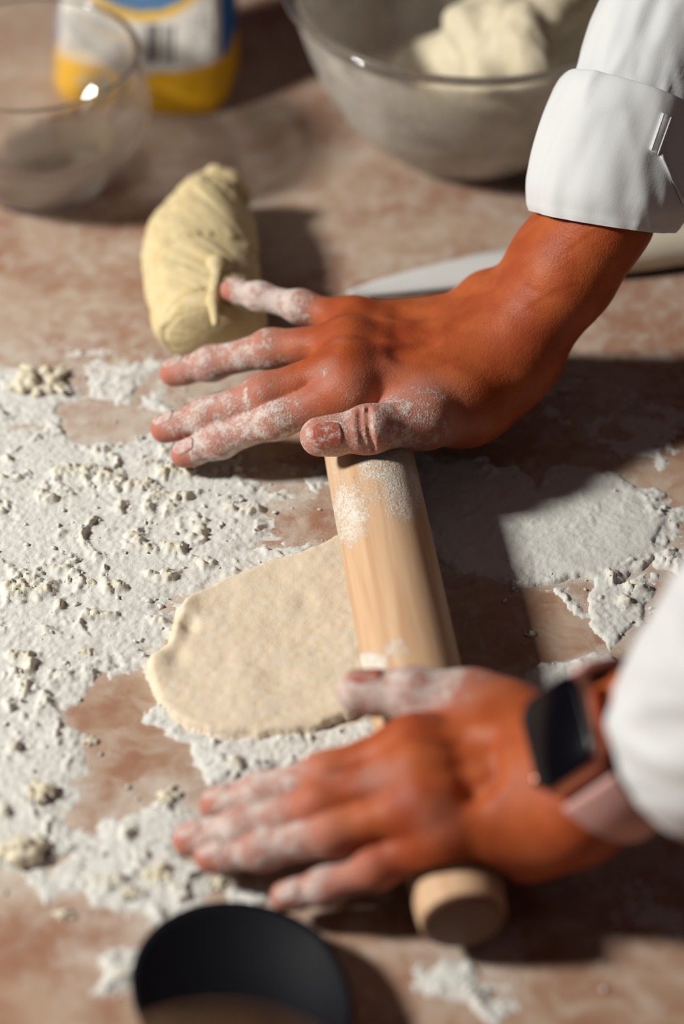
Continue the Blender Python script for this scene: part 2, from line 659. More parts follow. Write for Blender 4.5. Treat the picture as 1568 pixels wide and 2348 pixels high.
# (outline, amount, edge softness in metres)
FLOUR_PATCHES = [
    # wide floured field left of the dough
    ([(0, 985), (120, 960), (200, 1000), (330, 985), (420, 1020), (520, 1050), (600, 1120), (740, 1130), (770, 1240), (640, 1290), (520, 1330),
      (420, 1380), (380, 1460), (330, 1530), (250, 1520), (190, 1580), (90, 1600), (-60, 1650), (-330, 1610), (-400, 1350), (-300, 1080), (-60, 985)], 1.0, .022),
    ([(0, 1600), (120, 1600), (180, 1680), (200, 1750), (140, 1860), (170, 1950), (120, 2040), (-60, 2030), (-260, 1960), (-330, 1750), (-200, 1600), (-60, 1600)], 0.85, .018),
    ([(250, 1880), (340, 1800), (430, 1790), (470, 1850), (420, 1960), (470, 2020), (440, 2100), (330, 2110), (230, 2060), (220, 1960)], 0.85, .014),
    ([(100, 1900), (240, 1880), (260, 2010), (130, 2040)], 0.55, .012),
    # band under the near edge of the dough
    ([(400, 1665), (500, 1700), (640, 1700), (820, 1650), (930, 1620), (960, 1680), (800, 1760), (620, 1790), (500, 1810), (450, 1760)], 0.85, .008),
    ([(330, 1490), (420, 1560), (470, 1680), (400, 1700), (340, 1600), (310, 1540)], 0.6, .006),
    # pressed patch right of the pin and the swept ridge beneath it
    ([(930, 1020), (1010, 1055), (1100, 1055), (1135, 1090), (1185, 1070), (1225, 1120), (1265, 1075), (1350, 1080), (1420, 1090), (1500, 1150),
      (1535, 1200), (1510, 1270), (1430, 1310), (1380, 1345), (1290, 1335), (1130, 1325), (1010, 1310), (960, 1220)], 1.0, .003),
    ([(1380, 1330), (1470, 1300), (1500, 1370), (1480, 1430), (1420, 1480), (1395, 1490), (1390, 1440), (1365, 1390)], 0.86, .004),
    ([(1460, 1130), (1568, 1180), (1600, 1260), (1540, 1330), (1480, 1310), (1500, 1220)], 0.62, .008),
    ([(1180, 1345), (1290, 1340), (1360, 1370), (1380, 1400), (1330, 1400), (1250, 1370)], 0.62, .006),
    ([(1190, 1460), (1235, 1440), (1235, 1470), (1200, 1490)], 0.85, .003),
    ([(1140, 1590), (1240, 1535), (1390, 1485), (1450, 1530), (1400, 1620), (1250, 1660), (1150, 1640)], 1.0, .004),
    # scatter
    ([(-260, 900), (-60, 850), (250, 815), (420, 840), (500, 1000), (400, 1050), (-60, 1050), (-280, 1020)], 0.52, .030),
    ([(400, 1030), (560, 1040), (770, 1060), (775, 1140), (600, 1140)], 0.66, .012),
    ([(0, 870), (120, 850), (170, 900), (120, 950), (0, 960)], 0.6, .010),
    ([(250, 830), (380, 830), (420, 930), (480, 1010), (380, 1000), (280, 900)], 0.55, .012),
    ([(490, 2010), (600, 1990), (640, 2090), (560, 2120), (500, 2080)], 0.58, .008),
    ([(180, 2190), (300, 2150), (370, 2210), (370, 2290), (240, 2290)], 0.62, .010),
    ([(960, 2190), (1130, 2180), (1190, 2260), (1130, 2348), (980, 2300)], 0.56, .010),
    ([(800, 2040), (930, 2030), (930, 2080), (850, 2090)], 0.50, .008),
    ([(1420, 2010), (1568, 1990), (1568, 2160), (1440, 2120)], 0.44, .010),
    ([(1240, 860), (1400, 840), (1568, 950), (1568, 1100), (1400, 1060), (1250, 980)], 0.36, .012),
    ([(560, 1060), (740, 1040), (760, 1130), (600, 1110)], 0.45, .008),
]
# outline of the rolled-out dough
SHEET = [(800, 1228), (720, 1262), (640, 1288), (560, 1318), (500, 1345), (440, 1372), (408, 1410), (388, 1455), (380, 1490), (345, 1508), (333, 1545),
         (350, 1590), (370, 1632), (420, 1665), (480, 1688), (560, 1695), (640, 1690), (720, 1678), (790, 1655), (840, 1630), (900, 1610), (960, 1560),
         (955, 1480), (930, 1380), (910, 1290), (880, 1220)]
# thin dusting only, too fine to pile up
DUST = [
    ([(-400, -200), (2000, -200), (2000, 1000), (-400, 1000)], 0.37, .05),
    ([(-100, 780), (500, 780), (760, 1040), (1568, 1000), (1700, 1500), (1568, 2348), (-100, 2348)], 0.30, .04),
    ([(-100, 900), (400, 900), (780, 1100), (800, 1700), (450, 2100), (-100, 2100)], 0.30, .03),
    ([(860, 330), (1200, 360), (1210, 440), (900, 440)], 0.34, .02),
    ([(700, 480), (1150, 480), (1100, 600), (700, 640)], 0.30, .03),
    ([(0, 540), (330, 560), (360, 800), (0, 800)], 0.24, .03),
    ([(1240, 620), (1568, 640), (1568, 1050), (1250, 980)], 0.26, .03),
    ([(170, 1560), (300, 1540), (430, 1660), (430, 1760), (260, 1780), (170, 1660)], -0.45, .008),
    ([(1040, 1380), (1200, 1345), (1370, 1400), (1390, 1470), (1180, 1560), (1050, 1520)], -0.40, .005),
    ([(580, 1190), (760, 1150), (770, 1230), (620, 1250)], -0.35, .008),
]
BARE = [([(170, 1570), (300, 1545), (420, 1640), (440, 1750), (300, 1790), (190, 1690)], .010),
        ([(600, 1170), (770, 1140), (780, 1225), (640, 1260), (570, 1260)], .008),
        ([(150, 950), (260, 920), (370, 960), (300, 1010), (190, 990)], .008),
        ([(560, 1060), (700, 1060), (690, 1120), (590, 1110)], .006),
        ([(1050, 1365), (1200, 1345), (1360, 1400), (1385, 1470), (1250, 1520), (1050, 1540)], .004)]

def amount(X, Y, patches):
    m = np.zeros(X.shape)
    for pts, amt, soft in patches:
        d = poly_dist(X, Y, outline(pts))
        w = smooth(soft, -soft, d) * amt
        m = np.maximum(m, w) if amt > 0 else m + w
    return m

def flour_height(X, Y):
    """Depth of loose flour: outlines broken up by noise, with crumbs and ruts in it."""
    wx, wy = fbm2(X * 45, Y * 45, 11, 3) - 0.5, fbm2(X * 45 + 7, Y * 45 + 3, 13, 3) - 0.5
    Xw, Yw = X + wx * 0.020, Y + wy * 0.020
    m = amount(Xw, Yw, FLOUR_PATCHES)
    for pts, soft in BARE:
        m = m * (1 - 0.75 * smooth(soft, -soft, poly_dist(Xw, Yw, outline(pts))))
    n1 = fbm2(X * 80 + wx * 3, Y * 65, 21, 5, 0.55) - 0.5
    n2 = fbm2(X * 380, Y * 380, 31, 3, 0.6) - 0.5
    n3 = fbm2(X * 125 + wy * 4, Y * 110, 41, 4, 0.5)
    v = m + n1 * 0.95 + n2 * 0.28 - 0.38
    pressed = np.zeros(X.shape)
    for k in (6, 11):  # the two pressed patches
        pressed = np.maximum(pressed, smooth(0.0, -.008, poly_dist(X, Y, outline(FLOUR_PATCHES[k][0]))))
    lay = smooth(0.0, 0.30, v) * 0.0007 + np.clip(v, 0, 1) * 0.0010
    crumbly = fbm2(X * 480, Y * 440, 43, 3, 0.65)
    lump = smooth(0.48, 0.82, n3) * np.clip(v * 2, 0, 1) * (0.25 + 1.5 * crumbly) * 0.0029
    rough = np.clip(v * 3, 0, 1) * (n2 * 0.0006 + (crumbly - 0.5) * 0.0007 + (noise2(X * 900, Y * 900, 51) - 0.5) * 0.0004)
    hgt = lay + (lump + rough) * (1 - 0.85 * pressed) + pressed * 0.0008 * np.clip(v * 2, 0, 1)
    hgt = np.minimum(hgt, under_pin(X, Y))
    v = np.where(poly_dist(X, Y, outline(SHEET)) < -0.0035, -1.0, v)          # none under the dough
    return np.where(v > 0, np.maximum(hgt, 0.00005), 0.0), lump * (1 - pressed), m

# ------------------------------------------------------------------ table
table = empty('table', (-0.15, 0.0, -0.76))
tag(table, 'table with a mottled brown stone top, strewn with flour', 'table')
TX0, TX1, TY0, TY1 = -0.75, 0.46, -0.62, 0.95
step = 0.004
nx, ny = int((TX1 - TX0) / step) + 1, int((TY1 - TY0) / step) + 1
gx, gy = np.linspace(TX0, TX1, nx), np.linspace(TY0, TY1, ny)
GX, GY = np.meshgrid(gx, gy, indexing='ij')
dust = np.clip(amount(GX, GY, DUST) + 0.62 * amount(GX, GY, [(p, w, s * 2.2) for p, w, s in FLOUR_PATCHES]), -0.5, 1)
top = np.stack([GX, GY, np.zeros_like(GX)], -1).reshape(-1, 3)
ii = np.arange(nx * ny).reshape(nx, ny)
q = np.stack([ii[:-1, :-1], ii[1:, :-1], ii[1:, 1:], ii[:-1, 1:]], -1).reshape(-1, 4)
rim = np.concatenate([ii[:, 0], ii[-1, 1:], ii[::-1, -1][1:], ii[0, ::-1][1:-1]])
low = top[rim].copy()
low[:, 2] = -0.03
b0 = len(top)
nr = len(rim)
side = np.stack([rim, b0 + np.arange(nr), b0 + (np.arange(nr) + 1) % nr, np.roll(rim, -1)], 1)
corner = np.array([[b0, b0 + (nx - 1), b0 + (nx - 1) + (ny - 1), b0 + 2 * (nx - 1) + (ny - 1)]])[:, ::-1]
tme = quad_mesh(np.vstack([top, low]), np.vstack([q, side, corner]))
tme.transform(Matrix.Translation(-table.location))
attr(tme, 'dust', np.concatenate([dust.ravel(), np.zeros(nr)]))
to = link('tabletop', tme, M_TABLE, table, smooth=False)
to.cycles.is_caustics_receiver = True
M_LEG = mat_plain('dark_wood', (0.10, 0.055, 0.03, 1), 0.55, nscale=25)
leg_bm = bmesh.new()
bmesh.ops.create_cone(leg_bm, cap_ends=True, segments=4, radius1=0.032, radius2=0.046, depth=0.73)
bmesh.ops.rotate(leg_bm, verts=leg_bm.verts, matrix=Matrix.Rotation(math.pi / 4, 3, 'Z'))
bmesh.ops.translate(leg_bm, verts=leg_bm.verts, vec=(0, 0, 0.365))
leg_me = bm_mesh(leg_bm)
leg_me.materials.append(M_LEG)
for lx in (TX0 + .06, TX1 - .06):
    for ly in (TY0 + .06, TY1 - .06):
        link('leg', leg_me, None, table, loc=(lx - table.location.x, ly - table.location.y, 0), smooth=False)
def slab(name, lo, hi, mat):
    bm = bmesh.new()
    bmesh.ops.create_cube(bm, size=1.0)
    for v in bm.verts:
        v.co = Vector([lo[k] + (v.co[k] + 0.5) * (hi[k] - lo[k]) for k in range(3)])
    o = link(name, bm_mesh(bm), mat, smooth=False)
    o['kind'] = 'structure'
    return o

slab('floor', (-3, -3, -.80), (3, 3, -.76), mat_plain('dark_floor', (0.09, 0.06, 0.045, 1), 0.6, nscale=6))
slab('wall_back', (-3, 3, -.80), (3, 3.1, 1.8), mat_plain('dim_plaster', (0.20, 0.16, 0.13, 1), 0.9, nscale=4))

# ------------------------------------------------------------------ loose flour
step = 0.0008
x0, x1 = at(-420, 1350)[0] - .02, at(1640, 1250)[0] + .015
y0, y1 = at(784, 2380)[1], at(784, 780)[1]
nx, ny = int((x1 - x0) / step) + 1, int((y1 - y0) / step) + 1
GX, GY = np.meshgrid(np.linspace(x0, x1, nx), np.linspace(y0, y1, ny), indexing='ij')
Hf, lump, _ = flour_height(GX, GY)
keep = Hf > 0
cell = keep[:-1, :-1] | keep[1:, :-1] | keep[1:, 1:] | keep[:-1, 1:]
ii = np.arange(nx * ny).reshape(nx, ny)
q = np.stack([ii[:-1, :-1], ii[1:, :-1], ii[1:, 1:], ii[:-1, 1:]], -1)[cell]
used, inv = np.unique(q, return_inverse=True)
vv = np.stack([GX.ravel(), GY.ravel(), Hf.ravel() + 0.00012], -1)[used]
vv[Hf.ravel()[used] <= 0, 2] = -0.0003
fme = quad_mesh(vv, inv.reshape(-1, 4))
attr(fme, 'doughy', smooth(0.0008, 0.0030, lump.ravel()[used]) * 0.7)
flour_ob = link('flour', fme, M_FLOUR)
tag(flour_ob, 'loose white flour spread and swept across the stone tabletop', 'flour', kind='stuff')

def lie(x, y):
    """Height of the floured tabletop at a place."""
    h = flour_height(np.array([[x]]), np.array([[y]]))[0]
    return float(h[0, 0])

# ------------------------------------------------------------------ hands and forearms
def build_arm(spec, h=0.0009):
    J = lambda t: at(*t)
    fingers = {k: [J(p) for p in v[0]] for k, v in spec['fingers'].items()}
    radii = {k: v[1] for k, v in spec['fingers'].items()}
    carp = {k: J(p) for k, p in spec['carpals'].items()}
    arm = [J(p) for p in spec['arm']]
    allp = np.array(sum(fingers.values(), []) + list(carp.values()) + arm)
    S = Solid(allp.min(0) - 0.04, allp.max(0) + 0.04, h)
    up = np.asarray(spec['back'], float)
    up /= np.linalg.norm(up)
    palm = S.field()
    order = ['index', 'middle', 'ring', 'pinky']
    # metacarpals
    for k in order:
        S.add(palm, S.cone(fingers[k][0] - up * 0.002, carp[k], spec['mc_r'][k], spec['carp_r']), 0.014)
    # flesh of the palm
    for k0, k1 in zip(order[:-1], order[1:]):
        a = (fingers[k0][0] + fingers[k1][0]) / 2 - up * 0.006
        b = (carp[k0] + carp[k1]) / 2 - up * 0.006
        S.add(palm, S.cone(a, b, 0.0095, 0.0125), 0.012)
    # thumb base, and the web between thumb and index
    th = fingers['thumb']
    S.add(palm, S.cone(th[0], th[1], radii['thumb'][0], radii['thumb'][1] * 1.03), 0.018)
    S.add(palm, S.cone((th[0] * 2 + th[1]) / 3, carp['middle'] - up * 0.006, radii['thumb'][0] * 0.95, spec['carp_r'] * 1.05), 0.02)
    webp = spec.get('web', 0.5)
    S.add(palm, S.cone(th[1] * 0.9 + fingers['index'][0] * 0.1, fingers['index'][0] * webp + carp['index'] * (1 - webp) - up * 0.004, 0.0075, 0.0085), 0.016)
    # heel of the hand on the little-finger side
    S.add(palm, S.cone(fingers['pinky'][0] - up * 0.007, carp['pinky'] - up * 0.008, 0.010, 0.0155), 0.014)
    # wrist and forearm: two bones side by side under one skin
    side = np.asarray(spec['side'], float)
    side /= np.linalg.norm(side)
    wr = spec['arm_r']
    cm = sum(carp.values()) / 4
    for sgn, off in ((1, 0.0105), (-1, 0.0105)):
        S.add(palm, S.cone(cm + side * sgn * 0.011, arm[0] + side * sgn * off, spec['carp_r'] * 1.03, wr[0]), 0.02)
        for i in range(len(arm) - 1):
            S.add(palm, S.cone(arm[i] + side * sgn * off * (0.95 if i else 1), arm[i + 1] + side * sgn * off * 0.8, wr[i], wr[i + 1]), 0.02)
    if 'ulna' in spec:
        S.add(palm, S.cone(J(spec['ulna']), J(spec['ulna']) + up * 0.0005, 0.0075, 0.0075), 0.014)
    # tendons on the back of the hand and the knuckles
    for k in order:
        a, b = fingers[k][0], carp[k] * 0.65 + cm * 0.35
        ra = spec['mc_r'][k]
        S.add(palm, S.cone(a + up * (ra - 0.0030), a * 0.35 + b * 0.65 + up * (spec['carp_r'] - 0.0040), 0.0026, 0.0018), 0.005)
        S.add(palm, S.cone(a + up * (ra - 0.0080), a + up * (ra - 0.0078), 0.0082, 0.0082), 0.010)
        # hollow between the knuckles
    for k0, k1 in zip(order[:-1], order[1:]):
        p = (fingers[k0][0] * 0.62 + carp[k0] * 0.38 + fingers[k1][0] * 0.62 + carp[k1] * 0.38) / 2
        S.cut(palm, S.cone(p + up * 0.0160, p * 0.7 + cm * 0.3 + up * 0.0182, 0.0045, 0.003), 0.007)
    F = palm.copy()
    chains = {}
    for k in order + ['thumb']:
        P, R = fingers[k], radii[k]
        f = S.field()
        start = 1 if k == 'thumb' else 0
        for i in range(start, 3):
            S.add(f, S.cone(P[i], P[i + 1], R[i], R[i + 1]), 0.003)
            if i + 1 < 3:                                   # joint swelling
                S.add(f, S.cone(P[i + 1], P[i + 1] + (P[i + 2] - P[i + 1]) * 0.02, R[i + 1] * 1.05, R[i + 1] * 1.05), 0.006)
        # pad of the fingertip
        S.add(f, S.cone(P[3] - (P[3] - P[2]) * 0.30 - up * R[3] * 0.20, P[3] - up * R[3] * 0.10, R[3] * 1.0, R[3] * 0.90), 0.004)
        n = spec['nail_n'][k]
        n = np.asarray(n, float)
        d = P[3] - P[2]
        d /= np.linalg.norm(d)
        n = n - d * (n @ d)
        n /= np.linalg.norm(n)
        # skin folds over the joints
        for jn, cuts in ((2, spec.get('folds', {}).get(k, ())),):
            for off, depth in cuts:
                c0 = P[jn] + (P[jn + 1] - P[jn]) * off
                s = np.cross(d, n)
                rr = R[jn] * 1.06
                arc = [c0 + rr * (n * math.cos(a) + s * math.sin(a)) + d * 0.0012 * math.cos(a * 1.4) for a in np.linspace(-1.05, 1.05, 9)]
                for q0, q1 in zip(arc[:-1], arc[1:]):
                    S.cut(f, S.cone(q0, q1, depth, depth, pad=0.004), 0.0022)
        chains[k] = (P, R, d, n)
        both = S.smin(palm, f, 0.008)
        F = np.minimum(F, both)
    # the palm gives way where it bears on the rolling pin
    S.cut(F, S.cone(pin_a - pin_dir * 0.0, pin_b, PIN_R + 0.0007, PIN_R + 0.0007), 0.002)
    verts, quads = S.mesh(F)
    # flour and flush along the fingers
    flour, red = np.zeros(len(verts)), np.zeros(len(verts))
    best = np.full(len(verts), 1e9)
    for k in order + ['thumb']:
        P, R, d, n = chains[k]
        amt = spec['flour'][k]
        L = [np.linalg.norm(P[i + 1] - P[i]) for i in range(3)]
        tot = sum(L)
        acc = 0.0
        for i in range(3):
            e = P[i + 1] - P[i]
            tt = np.clip(((verts - P[i]) @ e) / (e @ e), 0, 1)
            dist = np.linalg.norm(verts - P[i] - tt[:, None] * e, axis=1) - (R[i] + tt * (R[i + 1] - R[i]))
            s = (acc + tt * L[i]) / tot
            m = dist < best
            best[m] = dist[m]
            lo, hi = spec.get('flour_range', {}).get(k, (0.12, 0.5))
            fl = amt * smooth(lo, hi, s) * (1 - (0.0 if k == 'thumb' else 0.45) * smooth(0.93, 1.0, s))
            flour[m] = fl[m]
            red[m] = smooth(0.25, 0.8, s)[m]
            acc += L[i]
    near = smooth(0.012, 0.0, best)
    flour, red = flour * near, red * near
    for (px, py, z, r, amt) in spec.get('dabs', ()):
        q = at(px, py, z)
        flour = np.maximum(flour, amt * smooth(r, r * 0.2, np.linalg.norm(verts - q, axis=1)))
    me = quad_mesh(verts, quads)
    attr(me, 'flour', flour)
    attr(me, 'red', red)
    crease = np.zeros(len(verts))
    for a, b, w in spec.get('creases', ()):
        A, B = at(*a), at(*b)
        e = B - A
        tt = np.clip(((verts - A) @ e) / (e @ e), 0, 1)
        # distance in the picture plane of the wrist fold, along the skin
        q = verts - A - tt[:, None] * e
        q = q - np.outer(q @ up, up)
        crease = np.maximum(crease, smooth(w, 0, np.linalg.norm(q, axis=1)) * smooth(0, 0.15, tt) * smooth(1, 0.85, tt))
    attr(me, 'crease', crease)
    return me, verts, quads, chains

def nail_mesh(verts, quads, P, R, d, n, length, width, back):
    """A thin curved plate laid on the fingertip."""
    tree = BVHTree.FromPolygons(verts.tolist(), quads.tolist())
    s = np.cross(d, n)
    base = P[3] + d * (R[3] * 0.55 - length) + d * back
    nu, nv = 13, 13
    pts, ok = [], True
    for j in range(nv):
        v = j / (nv - 1)
        edge = 1.0 - 0.22 * max(0, (0.25 - v) / 0.25) ** 2 - 0.30 * max(0, (v - 0.72) / 0.28) ** 2
        for i in range(nu):
            u = (i / (nu - 1) * 2 - 1)
            w = u * width * 0.5 * edge
            bow = (1 - u * u)
            vv = v * length + (0.0012 * bow if v > 0.8 else 0) * (v - 0.8) / 0.2 - (0.0010 * bow if v < 0.2 else 0) * (0.2 - v) / 0.2
            p = base + d * vv + s * w
            o = p + n * 0.03
            hit = tree.ray_cast(V(o), V(-n), 0.06)
            q = np.array(hit[0]) if hit[0] is not None else p
            pts.append([q, w])
    P2 = np.array([q for q, _ in pts]).reshape(nv, nu, 3)
    # even the plate out
    for _ in range(4):
        Q = P2.copy()
        Q[1:-1] = (P2[:-2] + P2[2:] + 2 * P2[1:-1]) / 4
        P2 = Q
    top = P2.reshape(-1, 3) + n * 0.00045
    bot = P2.reshape(-1, 3) - n * 0.0006
    nn = nu * nv
    faces = []
    for j in range(nv - 1):
        for i in range(nu - 1):
            a = j * nu + i
            faces.append((a, a + 1, a + nu + 1, a + nu))
            faces.append((nn + a, nn + a + nu, nn + a + nu + 1, nn + a + 1))
    ring = [i for i in range(nu)] + [j * nu + nu - 1 for j in range(1, nv)] + [(nv - 1) * nu + i for i in range(nu - 2, -1, -1)] + [j * nu for j in range(nv - 2, 0, -1)]
    for a, b in zip(ring, ring[1:] + ring[:1]):
        faces.append((a, nn + a, nn + b, b))
    bm = bmesh.new()
    vs = [bm.verts.new(p) for p in np.vstack([top, bot])]
    for f in faces:
        bm.faces.new([vs[i] for i in f])
    return bm_mesh(bm)

RIGHT = dict(
    fingers={
        'index': ([(800, 900, .052), (632, 960, .037), (505, 1010, .0215), (424, 1040, .0130)], (.0112, .0088, .0076, .0062)),
        'middle': ([(795, 845, .056), (610, 903, .044), (475, 953, .027), (378, 982, .0170)], (.0114, .0090, .0078, .0064)),
        'ring': ([(798, 788, .055), (620, 800, .044), (485, 833, .030), (398, 854, .0215)], (.0108, .0087, .0077, .0063)),
        'pinky': ([(812, 738, .050), (690, 704, .049), (595, 680, .0475), (532, 664, .0465)], (.0092, .0073, .0063, .0053)),
        'thumb': ([(1105, 905, .033), (975, 962, .0470), (845, 985, .0535), (733, 1000, .0520)], (.0185, .0118, .0103, .0086)),
    },
    carpals={'index': (1080, 862, .043), 'middle': (1090, 822, .046), 'ring': (1085, 780, .045), 'pinky': (1065, 745, .040)},
    arm=[(1165, 785, .048), (1290, 612, .083), (1380, 480, .111), (1432, 370, .128)],
    arm_r=(.0172, .0172, .0158, .011),
    ulna=(1106, 668, .060),
    mc_r={'index': .0112, 'middle': .0112, 'ring': .0108, 'pinky': .0098}, carp_r=.0138,
    back=(0.14, 0.02, 1.0), side=(-0.32, 0.94, -0.08), web=0.45,
    nail_n={'index': (0.1, -.25, 1), 'middle': (.1, 0, 1), 'ring': (.1, .1, 1), 'pinky': (.1, .35, 1), 'thumb': (-.12, -.80, .62)},
    flour={'index': .74, 'middle': .66, 'ring': .66, 'pinky': .85, 'thumb': .60},
    flour_range={'index': (.0, .45), 'middle': (.15, .55), 'ring': (.1, .5), 'pinky': (.15, .5), 'thumb': (.22, .55)},
    folds={'thumb': ((-.03, .0007), (.13, .0006))},
    dabs=[(780, 795, .066, .006, .4), (735, 860, .064, .014, .45), (965, 915, .060, .024, .55), (900, 860, .064, .02, .22), (820, 905, .056, .02, .35)],
    creases=[((1118, 690, .070), (1178, 775, .066), .0009), ((1100, 720, .064), (1150, 800, .060), .0008)],
)
LEFT = dict(
    fingers={
        'index': ([(950, 1712, .052), (750, 1778, .040), (600, 1818, .026), (496, 1846, .0165)], (.0112, .0088, .0077, .0064)),
        'middle': ([(955, 1780, .055), (735, 1845, .043), (560, 1897, .027), (436, 1925, .0165)], (.0112, .0090, .0079, .0066)),
        'ring': ([(975, 1850, .052), (765, 1908, .039), (600, 1945, .025), (486, 1963, .0155)], (.0108, .0087, .0077, .0064)),
        'pinky': ([(1015, 1920, .044), (860, 1990, .032), (745, 2034, .021), (655, 2055, .0150)], (.0094, .0075, .0065, .0055)),
        'thumb': ([(1195, 1705, .042), (1075, 1618, .0490), (945, 1592, .0530), (822, 1585, .0520)], (.0185, .0120, .0104, .0086)),
    },
    carpals={'index': (1210, 1740, .050), 'middle': (1225, 1785, .053), 'ring': (1225, 1835, .050), 'pinky': (1205, 1890, .043)},
    arm=[(1310, 1800, .058), (1440, 1712, .084), (1600, 1590, .125), (1750, 1440, .175)],
    arm_r=(.0175, .0168, .016, .016),
    ulna=(1330, 1890, .064),
    mc_r={'index': .0112, 'middle': .0112, 'ring': .0108, 'pinky': .0098}, carp_r=.0145,
    back=(0.05, 0.02, 1.0), side=(-0.1, 1.0, 0.0), web=0.45,
    nail_n={'index': (0.1, .2, 1), 'middle': (.1, 0, 1), 'ring': (.1, -.15, 1), 'pinky': (.1, -.4, 1), 'thumb': (-.1, .35, 1)},
    flour={'index': .74, 'middle': .74, 'ring': .70, 'pinky': .62, 'thumb': .80},
    flour_range={'index': (.25, .65), 'middle': (.3, .65), 'ring': (.2, .6), 'pinky': (.2, .75), 'thumb': (.1, .45)},
    dabs=[(850, 1770, .062, .014, .42), (760, 1780, .052, .012, .4), (930, 1760, .062, .01, .3), (1070, 1610, .060, .016, .42), (1000, 1880, .06, .014, .2)],
)

M_NAIL = make_nail('thumbnail', 0.46, 0.66)
M_NAIL_FLOURED = make_nail('floured_nail', 0.30, 0.58)

person = empty('person', V(at(1165, 785, 0)))
tag(person, 'person in a white shirt with sleeves pushed up, leaning both hands on a rolling pin', 'person')

def shift(me, root):
    me.transform(Matrix.Translation(-root.location))
    return me

for spec, label in ((RIGHT, 'right hand and forearm, fingers spread and dusted with flour'),
                    (LEFT, 'left hand and wrist, fingers held together and dusted with flour')):
    me, verts, quads, chains = build_arm(spec)
    arm_ob = link('arm', shift(me, person), M_SKIN, person)
    arm_ob['label'] = label
    for k, (P, R, d, n) in chains.items():
        big = 1.25 if k == 'thumb' else 1.0
        nm = nail_mesh(verts, quads, P, R, d, n, (0.0125 if k == 'thumb' else 0.0095) * (0.85 if k == 'pinky' else 1), R[3] * (1.42 if k == 'thumb' else 1.3), -0.0012)
        link('fingernail', shift(nm, person), M_NAIL if k == 'thumb' else M_NAIL_FLOURED, arm_ob)
    spec['chains'] = chains
    spec['skin'] = (verts, quads)

# ------------------------------------------------------------------ rolling pin
prof = [(0, 0)]
for k in range(9):
    a = k / 8 * math.pi / 2
    prof.append((PIN_R * 0.82 - 0.004 + 0.004 * math.sin(a), 0.004 - 0.004 * math.cos(a)))
for k in range(1, 160):
    z = 0.004 + (pin_len - 0.008) * k / 160
    s = abs(2 * z / pin_len - 1)
    prof.append((PIN_R * (1 - 0.18 * max(0, (s - 0.35) / 0.65) ** 1.7), z))
for k in range(9):
    a = k / 8 * math.pi / 2
    prof.append((PIN_R * 0.82 - 0.004 + 0.004 * math.cos(a), pin_len - 0.004 + 0.004 * math.sin(a)))
prof.append((0, pin_len))
pin_me = lathe(prof, 128)
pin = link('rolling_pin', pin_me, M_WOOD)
pin.location = V(pin_a)
pin.rotation_euler = V(pin_dir).to_track_quat('Z', 'Y').to_euler()
Mw = np.array(pin.rotation_euler.to_matrix())
pv = np.array([v.co[:] for v in pin_me.vertices])
pw = pv @ Mw.T + pin_a
fl = np.zeros(len(pw))
PXY = np.array([to_px(p) for p in pw])
def blob(cx, cy, rx, ry, amt, rot=0.0):
    c, s = math.cos(rot), math.sin(rot)
    dx, dy = PXY[:, 0] - cx, PXY[:, 1] - cy
    q = ((dx * c + dy * s) / rx) ** 2 + ((-dx * s + dy * c) / ry) ** 2
    return amt * smooth(1.6, 0.2, q)
upper = pw[:, 2] > PIN_R * 0.5
for b in ((880, 1060, 70, 60, .6), (925, 1120, 55, 90, .62), (800, 1180, 55, 90, .62), (770, 1090, 30, 90, .35), (850, 1110, 70, 70, .35),
          (850, 1520, 45, 30, .8), (910, 1490, 40, 35, .5), (900, 1425, 40, 18, .3), (790, 1100, 30, 50, .3)):
    fl = np.maximum(fl, blob(*b) * upper)
fl = np.maximum(fl, 0.30 * (pw[:, 2] < PIN_R * 0.5))
fl = fl * (pv[:, 2] < pin_len - 0.02)
attr(pin_me, 'flour', fl)
attr(pin_me, 'end_shade', (pv[:, 2] > pin_len - 0.0012).astype(float))  # marks the near end face, where shade is painted in
tag(pin, 'pale wooden rolling pin dusted with flour under both hands', 'rolling pin')

# ------------------------------------------------------------------ rolled-out dough
so = np.array(outline(SHEET))
so = spline(np.vstack([so, so[:1]]), 140)[:-1]
step = 0.001
lo, hi = so.min(0) - .004, so.max(0) + .004
nx, ny = int((hi[0] - lo[0]) / step) + 1, int((hi[1] - lo[1]) / step) + 1
GX, GY = np.meshgrid(np.linspace(lo[0], hi[0], nx), np.linspace(lo[1], hi[1], ny), indexing='ij')
sd = poly_dist(GX, GY, so) + (fbm2(GX * 300, GY * 300, 71, 3) - 0.5) * 0.0024 + (fbm2(GX * 90, GY * 90, 73, 2) - 0.5) * 0.003
edge = np.clip(-sd / 0.0034, 0, 1)
hh = 0.0034 * np.sqrt(1 - (1 - edge) ** 2) + (fbm2(GX * 70, GY * 70, 75, 3) - 0.5) * 0.0015 * edge + (fbm2(GX * 330, GY * 330, 77, 3) - 0.5) * 0.0005 * edge
# a raised lip and two dents along the far left edge
for px, py, r, dz in ((418, 1400, .010, .0022), (395, 1470, .009, .0018), (436, 1448, .006, -.0022), (410, 1520, .007, -.0014), (360, 1540, .010, .0012),
                      (560, 1600, .02, .0008), (700, 1395, .008, -.0008)):
    c = at(px, py)
    hh = hh + dz * smooth(r, 0, np.hypot((GX - c[0]), (GY - c[1]) * 0.75)) * edge
